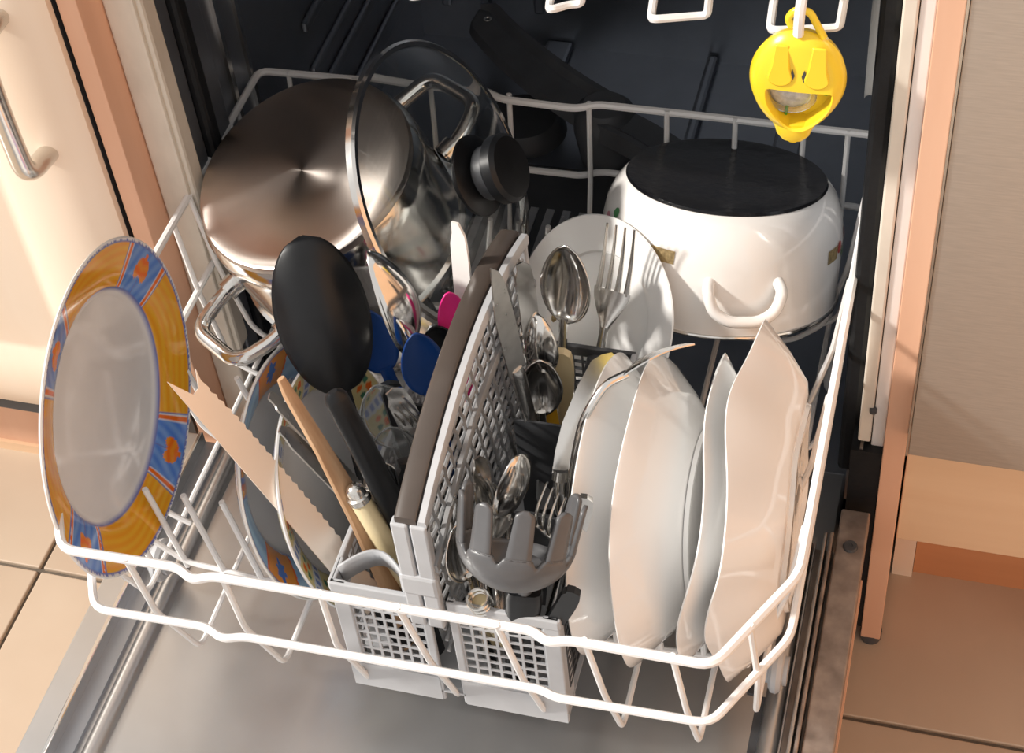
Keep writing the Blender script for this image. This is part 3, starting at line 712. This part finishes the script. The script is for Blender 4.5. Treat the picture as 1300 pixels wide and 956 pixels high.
for y in (-0.178, -0.095):
    bpart('divider', box(0.036, bx1 - 0.003, y - 0.001, y + 0.001, bz0, bz1 - 0.006), 'shaded_grid')
    bpart('divider', box(bx0 + 0.003, 0.016, y - 0.001, y + 0.001, bz0, bz1 - 0.006), 'shaded_grid')
# grey flap clipped on the front left corner
fp = [Vector((bx0 + 0.004 + 0.050 * i / 12, by0 + 0.010 + 0.016 * sin(pi * i / 12), bz1 + 0.006 + 0.004 * sin(pi * i / 12))) for i in range(13)]
bpart('corner_flap', join(([p for p in fp] + [p + Vector((0, 0.004, -0.022)) for p in fp], [(i, i + 1, 14 + i, 13 + i) for i in range(12)])), 'grey_plastic', True, solid=0.002)
# centre handle panel: arched rim, front pillar, diamond lattices
def arch(y): t = (y + 0.130) / 0.135; return 0.486 - 0.030 * t * t
ys = [-0.268 + 0.262 * i / 24 for i in range(25)]
def rimloft(xc, hw, ht, dz, y_pts, zf):
    v, f = [], []
    for y in y_pts:
        for (a, b) in ((-1, -1), (-1, 0.6), (-0.7, 1), (0.7, 1), (1, 0.6), (1, -1)):
            v.append(Vector((xc + a * hw, y, zf(y) + dz + b * ht)))
    n = len(y_pts)
    for i in range(n - 1):
        for k in range(6):
            l = (k + 1) % 6; f.append((i * 6 + k, i * 6 + l, (i + 1) * 6 + l, (i + 1) * 6 + k))
    f.append(tuple(range(6))); f.append(tuple((n - 1) * 6 + k for k in range(6))[::-1])
    return v, f
hd = bpart('handle_rim', rimloft(0.0180, 0.0072, 0.0035, 0.0, ys, arch), 'rim_plastic', True)
bpart('handle_edge', rimloft(0.0290, 0.0030, 0.0045, -0.003, ys, arch), 'grey_plastic', True, parent=hd)
for (x, y0, y1) in ((0.0135, -0.270, -0.262), (0.0265, -0.270, -0.262)):
    bpart('handle_pillar', box(x - 0.006, x + 0.0055, y0, y1, bz0 + 0.09, 0.452), 'grey_plastic', parent=hd, bevel=0.0015)
bpart('handle_clasp', box(0.0060, 0.0330, -0.2715, -0.2630, 0.376, 0.398), 'grey_plastic', parent=hd, bevel=0.003)
bpart('handle_pillar', box(0.0085, 0.0310, -0.012, -0.006, bz0 + 0.02, 0.458), 'grey_plastic', parent=hd, bevel=0.0015)
def diamonds(x, y0, y1, z0, zf, pitch, w):
    P = []
    def run(pts):
        pts = [p for p in pts if y0 <= p[1] <= y1 and z0 <= p[2] <= zf(p[1])]
        if len(pts) > 2: P.append(tube(pts, w / 2, 6))
    for k in range(-3, 30):
        run([(x + 0.0006, y0 + k * pitch - 0.22 * t + 0.0012 * sin(t * 260), z0 + t) for t in [0.008 * i for i in range(32)]])
        run([(x - 0.0006, y0 + t, z0 + k * pitch * 0.9 - 0.02 * t + 0.0012 * sin(t * 260)) for t in [0.008 * i for i in range(33)]])
    return join(*P)
bpart('handle_lattice', diamonds(0.0285, -0.262, -0.010, bz0 + 0.05, lambda y: arch(y) - 0.008, 0.0150, 0.0030), 'handle_grey', True, parent=hd)
bpart('handle_edge', rimloft(0.0325, 0.0020, 0.0035, -0.048, ys, arch), 'handle_grey', True, parent=hd)

# ================================================================ CUTLERY
def handle_st(L, w0=0.009, w1=0.004, t=0.0014, bend=0.0):
    st = []
    for i in range(9):
        q = i / 8; w = w0 + (w1 - w0) * q ** 0.8
        if i == 0: w *= 0.6
        st.append((L * q, bend * q * q, 0, t * (1 + 0.5 * q), w))
    return st
def bowl_vf(z0, bl, bw, depth, nu=16, nv=10, x0=0.0, egg=0.85, oval=False):
    v, f = [], []
    for i in range(nu + 1):
        u = i / nu
        w = bw / 2 * (max(0.0, sin(pi * (u ** egg))) ** 0.55) if 0 < i < nu else (0.0012 if i == nu else 0.003)
        if oval: w = bw / 2 * (sqrt(max(0.0, 1 - (2 * u - 1) ** 2)) * 0.985 + 0.015)
        for j in range(nv + 1):
            s = -1 + 2 * j / nv
            d = depth * (1 - s * s) * (max(0.0, sin(pi * u)) ** 0.7)
            v.append(Vector((x0 - d, w * s, z0 + bl * u)))
    for i in range(nu):
        for j in range(nv):
            a = i * (nv + 1) + j; f.append((a, a + 1, a + nv + 2, a + nv + 1))
    return v, f
CG = 'cutlery in the basket'
def spoon(label, base, tip, face, bl=0.055, bw=0.038, depth=0.008, m='steel', hm=None, name='table_spoon', w0=0.008, w1=0.0032, cat='spoon', t=0.0014):
    mtx, L = frame(base, tip, face)
    th = thing(name, label, cat, mtx=mtx, group=CG)
    obj('handle', loft(handle_st(L - bl + 0.004, w0, w1, t)), hm or m, th)
    obj('bowl', bowl_vf(L - bl, bl, bw, depth), m, th, solid=0.0012)
    return th
def fork(label, base, tip, face, hl=0.075, hw=0.024, m='steel', hm=None, n=4, bend=0.010, name='table_fork', w0=0.008, hs=True):
    mtx, L = frame(base, tip, face)
    th = thing(name, label, 'fork', mtx=mtx, group=CG)
    if hs: obj('handle', loft(handle_st(L - hl + 0.004, w0, 0.0032)), hm or m, th)
    zt = L - hl * 0.62
    cv = lambda z: -bend * sin(pi * max(0, min(1, (z - (L - hl)) / hl)))
    st = []
    for i in range(8):
        q = i / 7; z = L - hl + (zt - L + hl) * q
        st.append((z, cv(z), 0, 0.0013, 0.0032 + (hw / 2 - 0.0032) * (sin(q * pi / 2) ** 1.5)))
    obj('palm', loft(st), m, th)
    for k in range(n):
        yc = -hw / 2 + hw * (k + 0.5) / n; s2 = []
        for i in range(7):
            q = i / 6; z = zt - 0.002 + (L - zt + 0.002) * q
            s2.append((z, cv(z), yc * (1 - 0.05 * q), 0.0011 * (1 - 0.3 * q), hw / n * (0.33 - 0.20 * q)))
        obj('tine', loft(s2, 8), m, th)
    return th
def knife(label, base, tip, face, bl=0.11, bw=0.018, m='steel', hm=None, hw=0.009, ht=0.004, serr=False, forked=False, name='table_knife', cap=None, t=0.0014, blunt=0.5):
    mtx, L = frame(base, tip, face)
    th = thing(name, label, 'knife', mtx=mtx, group=CG)
    hl = L - bl
    if hl > 0.01:
        obj('handle', loft([(0, 0, 0, ht * 0.6, hw * 0.6), (0.004, 0, 0, ht, hw), (hl * 0.5, 0, 0, ht * 0.95, hw * 0.85), (hl - 0.006, 0, 0, ht, hw * 0.9), (hl, 0, 0, ht * 0.7, hw * 0.7)], 12), hm or m, th)
    back = []; edge = []
    n = 60 if serr else 16
    for i in range(n + 1):
        q = i / n; z = hl - 0.003 + (bl + 0.003) * q
        taper = 1.0 if q < 0.75 else sqrt(max(0, 1 - ((q - 0.75) / 0.25) ** 2))
        e = bw * (0.5 + 0.1 * sin(q * pi)) * (blunt + (1 - blunt) * taper if q < 0.999 or forked else 0.1)
        if serr and q < 0.93: e -= 0.0016 * (i % 2)
        edge.append((e - (0 if not forked else 0.0), z))
        back.append((-bw * 0.5 * ((1 if q < 0.92 or forked else 0.7) if blunt > 0.2 else (1 if q < 0.55 else 1 - (q - 0.55) / 0.45)), z))
    if forked:
        poly = edge[:-2] + [(bw * 0.50, hl + bl + 0.001), (bw * 0.16, hl + bl - 0.010), (-bw * 0.12, hl + bl - 0.011), (-bw * 0.50, hl + bl + 0.008)] + back[::-1][2:]
    else: poly = edge + back[::-1]
    obj('blade', extrude(poly, t), m, th, False)
    return th
toc = lambda p: (CAM - Vector(p)).normalized()

# --- left half of the basket
b_, t_ = (-0.034, -0.200, 0.262), (-0.108, -0.084, 0.506)
mtx, L = frame(b_, t_, -Vector(toc(t_)))
ov = thing('serving_spoon', 'large black nylon oval serving spoon, back of the bowl to the camera', 'spoon', mtx=mtx, group=CG)
obj('handle', loft([(0, 0, 0, .004, .008), (.05, 0, 0, .004, .008), (L - .11, 0, 0, .0035, .006), (L - .085, 0, 0, .003, .006)]), 'black_nylon', ov)
obj('bowl', bowl_vf(L - 0.114, 0.116, 0.063, 0.015, 30, 20, 0.0, 1.0, True), 'black_nylon', ov, solid=0.003)
b_, t_ = (0.006, -0.205, 0.262), (-0.040, -0.215, 0.508)
mtx, L = frame(b_, t_, toc(t_))
bh = thing('kitchen_turner', 'black plastic handle of a utensil standing head down before the oval spoon', 'utensil', mtx=mtx, group=CG)
obj('handle', loft([(0.06, 0, 0, .004, .006), (0.075, 0, 0, .006, .009), (L * 0.55, 0, 0, .0065, .0095), (L * 0.85, 0, 0, .006, .0085), (L - 0.008, 0, 0, .0055, .008), (L - 0.003, 0, 0, .0045, .0065), (L, 0, 0, .002, .003)], 14), 'black_nylon', bh)
obj('blade', loft([(0.0, 0, 0, .001, .016), (0.05, 0, 0, .0012, .014), (0.065, 0, 0, .003, .005)]), 'black_nylon', bh)
knife('long serrated knife with forked tip, blade pointing left over the striped plate', (-0.010, -0.245, 0.272), (-0.152, -0.205, 0.484), (0.75, -0.45, 0.75), 0.215, 0.0205, 'cream_reflect', 'black', 0.009, 0.005, True, True, 'bread_knife')
b_, t_ = (-0.010, -0.236, 0.265), (-0.083, -0.201, 0.496)
mtx, L = frame(b_, t_, (0.85, -0.2, 0.35))
wsn = thing('wooden_spatula', 'narrow curved wooden spatula rising between the knives', 'spatula', mtx=mtx, group=CG)
obj('shaft', loft([(0, 0.0, 0, .003, .013), (L * .25, 0.006, 0, .0030, .0125), (L * .5, 0.008, 0, .003, .010), (L * .75, 0.005, 0, .003, .0065), (L * .95, 0, 0, .003, .0045), (L, 0, 0, .002, .003)], 12), 'wood', wsn)
knife('serrated table knife, upper of two lying left behind the wooden spatula', (0.004, -0.190, 0.275), (-0.104, -0.186, 0.459), (0.2, 0.2, 0.9), 0.115, 0.014, 'steel_dull', 'steel_dull', 0.006, 0.003, True)
knife('plain table knife, lower of two lying left behind the wooden spatula', (0.004, -0.200, 0.270), (-0.094, -0.200, 0.443), (0.2, 0.1, 0.9), 0.115, 0.014, 'steel_dull', 'steel_dull', 0.006, 0.003)
b_, t_ = (0.006, -0.228, 0.262), (-0.040, -0.2185, 0.4135)
mtx, L = frame(b_, t_, toc(t_))
ck = thing('table_knife', 'knife standing head down with cream handle and domed metal cap', 'knife', mtx=mtx, group=CG)
obj('handle', loft([(L * .35, 0, 0, .0065, .0065), (L * .6, 0, 0, .0080, .0080), (L - .012, 0, 0, .0075, .0075), (L - .010, 0, 0, .006, .006)], 16, 2.0), 'cream_handle', ck)
obj('cap', loft([(L - .0125, 0, 0, .0085, .0085), (L - .008, 0, 0, .0085, .0085), (L - .007, 0, 0, .0070, .0070), (L - .002, 0, 0, .0065, .0065), (L + .001, 0, 0, .004, .004), (L + .002, 0, 0, .001, .001)], 16, 2.0), 'chrome', ck)
obj('ferrule', loft([(L * .30, 0, 0, .006, .006), (L * .36, 0, 0, .0072, .0072)], 14, 2.0), 'dark_plastic', ck)
obj('blade', extrude([(-.006, 0.0), (.006, 0.0), (.0065, L * .3), (-.0065, L * .3)], 0.0014), 'steel', ck, False)
spoon('large steel serving ladle with deep bowl right of the black spoon', (0.000, -0.105, 0.268), (-0.056, -0.094, 0.512), (-0.62, -0.10, 0.55), 0.090, 0.052, 0.020, name='ladle', cat='ladle')
spoon('steel tablespoon lying under the ladle bowl behind the blue spoon', (0.004, -0.110, 0.268), (-0.040, -0.110, 0.474), (-0.5, -0.35, 0.7), 0.050, 0.036, 0.010)
spoon('blue plastic spoon standing against the basket handle', (-0.002, -0.125, 0.262), (-0.017, -0.125, 0.471), (0.40, -0.65, 0.5), 0.062, 0.031, 0.004, 'blue', w0=0.0050, w1=0.0050, t=0.002)
spoon('blue plastic spoon half hidden by the black serving spoon', (-0.010, -0.130, 0.262), (-0.070, -0.093, 0.452), (0.40, -0.65, 0.5), 0.055, 0.032, 0.004, 'blue', w0=0.0050, w1=0.0050, t=0.002)
knife('bright pale knife blade standing tip up beside the lid', (-0.002, -0.092, 0.262), (-0.001, -0.058, 0.516), (-0.25, -0.85, 0.45), 0.145, 0.0135, 'enamel', 'enamel', 0.008, 0.004, t=0.002, blunt=0.35)
spoon('pink plastic spoon behind the pale knife blade', (0.000, -0.075, 0.262), (-0.003, -0.090, 0.478), (0.6, -0.6, 0.4), 0.050, 0.022, 0.004, 'pink', w0=0.004, w1=0.004, t=0.002)
spoon('dark handled measuring spoon between the blue spoon and the basket handle', (0.000, -0.098, 0.262), (-0.012, -0.102, 0.455), (0.4, -0.7, 0.5), 0.050, 0.030, 0.006, 'black_nylon', w0=0.006, w1=0.006, t=0.003)
for k, (b_, t_, lab) in enumerate((((-0.012, -0.150, 0.262), (-0.046, -0.142, 0.430), 'clear plastic spoon below the half hidden blue spoon'), ((-0.018, -0.165, 0.262), (-0.034, -0.160, 0.408), 'clear plastic spoon beside the black utensil handle'))):
    spoon(lab, b_, t_, (0.3, -0.7, 0.6), 0.060, 0.040, 0.010, 'clear_plastic', name='plastic_spoon', w0=0.006, w1=0.006, t=0.002)
fork('steel fork with tines poking out left of the basket handle', (0.012, -0.200, 0.265), (0.004, -0.215, 0.418), (0.2, -0.6, 0.7), 0.060, 0.020)
knife('table knife standing upright before the steel ladle', (-0.004, -0.130, 0.262), (-0.030, -0.150, 0.440), (0.7, -0.5, 0.4), 0.10, 0.017, 'steel', 'black')
spoon('small teaspoon tucked behind the cream handled knife', (-0.004, -0.205, 0.262), (-0.034, -0.190, 0.408), (-0.2, 0.5, -0.5), 0.042, 0.028, 0.006, name='teaspoon')
knife('knife with black handle low in the front left compartment', (0.008, -0.245, 0.262), (-0.004, -0.235, 0.365), (0.6, -0.6, 0.3), 0.03, 0.014, 'steel', 'black', 0.009, 0.006)

knife('black handled knife leaning between the clear plastic spoons', (-0.010, -0.160, 0.262), (-0.042, -0.128, 0.420), (0.5, -0.6, 0.5), 0.06, 0.016, 'black_nylon', 'black', 0.008, 0.005, t=0.006)
knife('black handled knife standing behind the cream handled one', (0.004, -0.215, 0.262), (-0.012, -0.186, 0.410), (0.5, -0.6, 0.5), 0.06, 0.018, 'black_nylon', 'black', 0.009, 0.006, t=0.008)
fork('steel fork lying low before the blue spoon', (-0.002, -0.140, 0.262), (-0.018, -0.150, 0.414), (0.2, -0.5, 0.8), 0.07, 0.022)
# --- right half of the basket
# pasta server: cup with fingers
b_, t_ = (0.072, -0.250, 0.262), (0.0935, -0.262, 0.420)
mtx, L = frame(b_, t_, toc((0.09, -0.26, 0.44)))
ps = thing('pasta_server', 'dark grey pasta server with long curved fingers at the basket front', 'server', mtx=mtx, group=CG)
obj('handle', loft([(0, 0, 0, .006, .009), (0.05, 0, 0, .006, .0105), (L - 0.035, 0.002, 0, .007, .0125), (L - 0.028, 0.002, 0, .006, .011)], 14, 3.5), 'black_nylon', ps)
obj('neck', tube([(0.001, 0, L - 0.034), (0.004, 0, L - 0.020), (0.006, 0, L - 0.004), (0.002, 0, L + 0.006)], [0.0055, 0.005, 0.006, 0.010], 12), 'grey_nylon', ps)
RC = 0.0375
tilt = Matrix.Rotation(radians(-6), 3, 'X') @ Matrix.Rotation(radians(-40), 3, 'Y')
def cup_pt(th_, ph, o=0.0):
    rr = (RC + o) * (sin(th_) if th_ < pi / 2 else 1.0 + 0.10 * (th_ - pi / 2))
    zz = RC * 0.95 * (1 - cos(th_)) - o * cos(th_) if th_ < pi / 2 else RC * 0.95 + RC * (th_ - pi / 2) * 1.15
    return tilt @ Vector((rr * cos(ph) * 0.85, rr * sin(ph) * 1.04, zz)) + Vector((0.014, -0.010, L - 0.008))
def cup_vf(a0, a1, t0, t1, na, nt, rim=None):
    v, f = [], []
    for i in range(nt + 1):
        for j in range(na + 1):
            ph = radians(a0 + (a1 - a0) * j / na); e = rim(ph) if rim else t1
            v.append(cup_pt(radians(t0 + (e - t0) * i / nt), ph))
    for i in range(nt):
        for j in range(na): k = i * (na + 1) + j; f.append((k, k + 1, k + na + 2, k + na + 1))
    return v, f
FA = [-118 + 236 * k / 6 for k in range(7)]
def cup_rim(ph):
    d = min(abs(math.degrees(ph) - a) for a in FA); return 84 - 14 * min(1.0, max(0.0, (d - 11) / 9.0)) ** 2
obj('bowl', cup_vf(-180, 180, 6, 84, 120, 12, cup_rim), 'grey_nylon', ps, solid=0.0028)
for a in FA:
    v, f = [], []
    for i in range(13):
        q = i / 12; th_ = radians(82 + 46 * q)
        w = radians(12.5 - 4.0 * q) * (1 if q < 0.88 else sqrt(max(0.0, 1 - ((q - 0.88) / 0.125) ** 2)))
        for j in range(5): v.append(cup_pt(th_, radians(a) + w * (j - 2) / 2))
    for i in range(12):
        for j in range(4): k = i * 5 + j; f.append((k, k + 1, k + 6, k + 5))
    obj('finger', (v, f), 'grey_nylon', ps, solid=0.0028)
spoon('steel tablespoon standing on edge just behind the server fingers', (0.050, -0.200, 0.262), (0.0735, -0.209, 0.460), (-0.80, 0.35, 0.25), 0.062, 0.040, 0.008)
# broad steel cake server, mirror blade
h_, t_ = Vector((0.0915, -0.166, 0.398)), Vector((0.1060, -0.068, 0.416))
cs = thing('cake_server', 'broad mirror steel cake server blade beside the first deep plate', 'server', h_, group=CG)
mtx, L = frame(h_, t_, (0.30, -0.25, 0.9))
bv, bf = extrude([(-.005, -.004), (.005, -.004), (.009, .008), (.0130, .03), (.0150, .06), (.0135, .085), (.008, L - .004), (.0, L), (-.006, L - .006), (-.011, .085), (-.013, .06), (-.0125, .03), (-.009, .010)], 0.0014, lambda z: 0.010 * sin(pi * max(0, z) / L))
obj('blade', ([mtx.to_3x3() @ p for p in bv], bf), 'steel', cs)
obj('handle', tube([(0, 0, 0), (-0.001, -0.004, -0.012), (-0.002, -0.006, -0.06), (-0.003, -0.006, -0.125)], [0.004, 0.0045, 0.006, 0.006], 12), 'steel', cs)
obj('collar', tube([(0.0, 0.001, 0.001), (-0.0006, -0.002, -0.006)], 0.0062, 14), 'chrome', cs)
SHANK = tube(fillet([(0.088, -0.176, 0.28), (0.1010, -0.168, 0.41), (0.1085, -0.158, 0.450), (0.1200, -0.142, 0.4675), (0.1325, -0.1314, 0.4685)], 0.02, 5), 0.0030, 10)
FS = fork('steel fork bent over sideways above the second deep plate, tines to the right', (0.1200, -0.142, 0.4675), (0.1695, -0.100, 0.4715), (-0.13, 0.72, 0.68), 0.052, 0.022, bend=-0.004, name='serving_fork', hs=False)
obj('shank', ([FS.matrix_world.inverted() @ p for p in SHANK[0]], SHANK[1]), 'steel', FS)
FK = fork('large steel fork standing upright before the white side plate', (0.074, -0.066, 0.262), (0.0940, 0.024, 0.452), (-0.10, -0.75, 0.60), 0.085, 0.030, bend=0.006, w0=0.007)
obj('ferrule', loft([(0.070, 0, 0, .007, .0085), (0.090, 0, 0, .0085, .0105), (0.104, 0, 0, .0075, .0095), (0.107, 0, 0, .004, .005)], 16, 2.0), 'dark_plastic', FK)
obj('grip', loft([(0.0, 0, 0, .006, .008), (0.072, 0, 0, .006, .008)], 14, 2.0), 'cream_handle', FK)
spoon('large steel tablespoon standing upright left of the big fork', (0.055, -0.062, 0.262), (0.0595, -0.004, 0.452), (-0.25, -0.75, 0.60), 0.064, 0.042, 0.010, hm=None)
knife('pointed steel knife blade crossing the basket handle lattice', (0.050, -0.085, 0.300), (0.0370, -0.107, 0.526), (0.75, -0.5, 0.35), 0.11, 0.015, 'steel_dull', 'steel', 0.007, 0.003, blunt=0.1)
knife('narrow steel knife blade rising behind the pointed knife', (0.050, -0.072, 0.275), (0.0410, -0.053, 0.481), (0.7, -0.55, 0.3), 0.09, 0.014, 'steel', 'steel', 0.007, 0.003)
spoon('soup spoon left below the upright tablespoon, upper of two spoon bowls there', (0.052, -0.085, 0.262), (0.0470, -0.052, 0.430), (0.2, 0.7, -0.5), 0.055, 0.034, 0.010)
spoon('steel spoon beside the rear divider, lower of two spoon bowls there', (0.055, -0.100, 0.262), (0.0520, -0.070, 0.398), (0.2, -0.6, 0.6), 0.050, 0.032, 0.007)
knife('knife with tan handle up between the upright tablespoon and back lattice', (0.062, -0.055, 0.262), (0.0640, -0.048, 0.388), (0.1, -0.8, 0.5), 0.05, 0.012, 'cream_handle', 'cream_handle', 0.007, 0.004, t=0.007)
knife('amber handled knife lying low in the right rear compartment', (0.070, -0.098, 0.262), (0.0540, -0.066, 0.352), (0.2, -0.6, 0.7), 0.04, 0.010, 'amber', 'amber', 0.005, 0.004, t=0.006)
fork('steel fork just left of the tablespoon that rises behind the server fingers', (0.046, -0.215, 0.270), (0.0580, -0.215, 0.440), (-0.2, -0.6, 0.7), 0.070, 0.024)
fork('steel fork leaning against the right face of the handle lattice', (0.048, -0.240, 0.262), (0.0440, -0.225, 0.440), (0.7, -0.5, 0.4), 0.070, 0.022)
spoon('steel spoon leaning at the front foot of the handle lattice', (0.056, -0.248, 0.262), (0.0420, -0.245, 0.425), (0.8, -0.4, 0.3), 0.055, 0.032, 0.007)
knife('steel knife with slim blade close to the handle lattice front', (0.056, -0.235, 0.262), (0.0470, -0.200, 0.445), (0.8, -0.4, 0.3), 0.095, 0.014)
fork('dark steel fork behind the server fingers, tines curving right', (0.085, -0.200, 0.262), (0.1000, -0.205, 0.428), (0.3, 0.6, -0.5), 0.065, 0.024)
knife('steel handle of a knife poking out right above the server', (0.085, -0.225, 0.270), (0.1240, -0.218, 0.444), (0.3, -0.6, 0.7), 0.05, 0.011, 'steel', 'steel', 0.006, 0.002, t=0.004)
knife('dark handle end of a knife sticking out right below the server fingers', (0.080, -0.248, 0.275), (0.1250, -0.266, 0.408), (0.3, -0.6, 0.7), 0.05, 0.012, 'black_nylon', 'black_nylon', 0.006, 0.003, t=0.005)
b_, t_ = (0.070, -0.235, 0.262), (0.0560, -0.262, 0.372)
mtx, L = frame(b_, t_, toc(t_))
ch = thing('butter_knife', 'knife with cream ringed handle lying low at the basket front', 'knife', mtx=mtx, group=CG)
obj('handle', loft([(0.02, 0, 0, .006, .006), (L * .7, 0, 0, .0075, .0075), (L - .008, 0, 0, .007, .007)], 14, 2.0), 'cream_handle', ch)
for q in (0.012, 0.007, 0.002):
    obj('ring', tube([(0.0072 * cos(a), 0.0072 * sin(a), L - q) for a in [k * pi / 10 for k in range(20)]], 0.0016, 8, True), 'chrome', ch)
obj('blade', extrude([(-.005, -0.0), (.005, 0.0), (.006, 0.022), (-.006, 0.022)], 0.0014), 'steel', ch, False)

# whole-scene tidy: names repeat through Blender's own suffixes
bpy.context.view_layer.update()
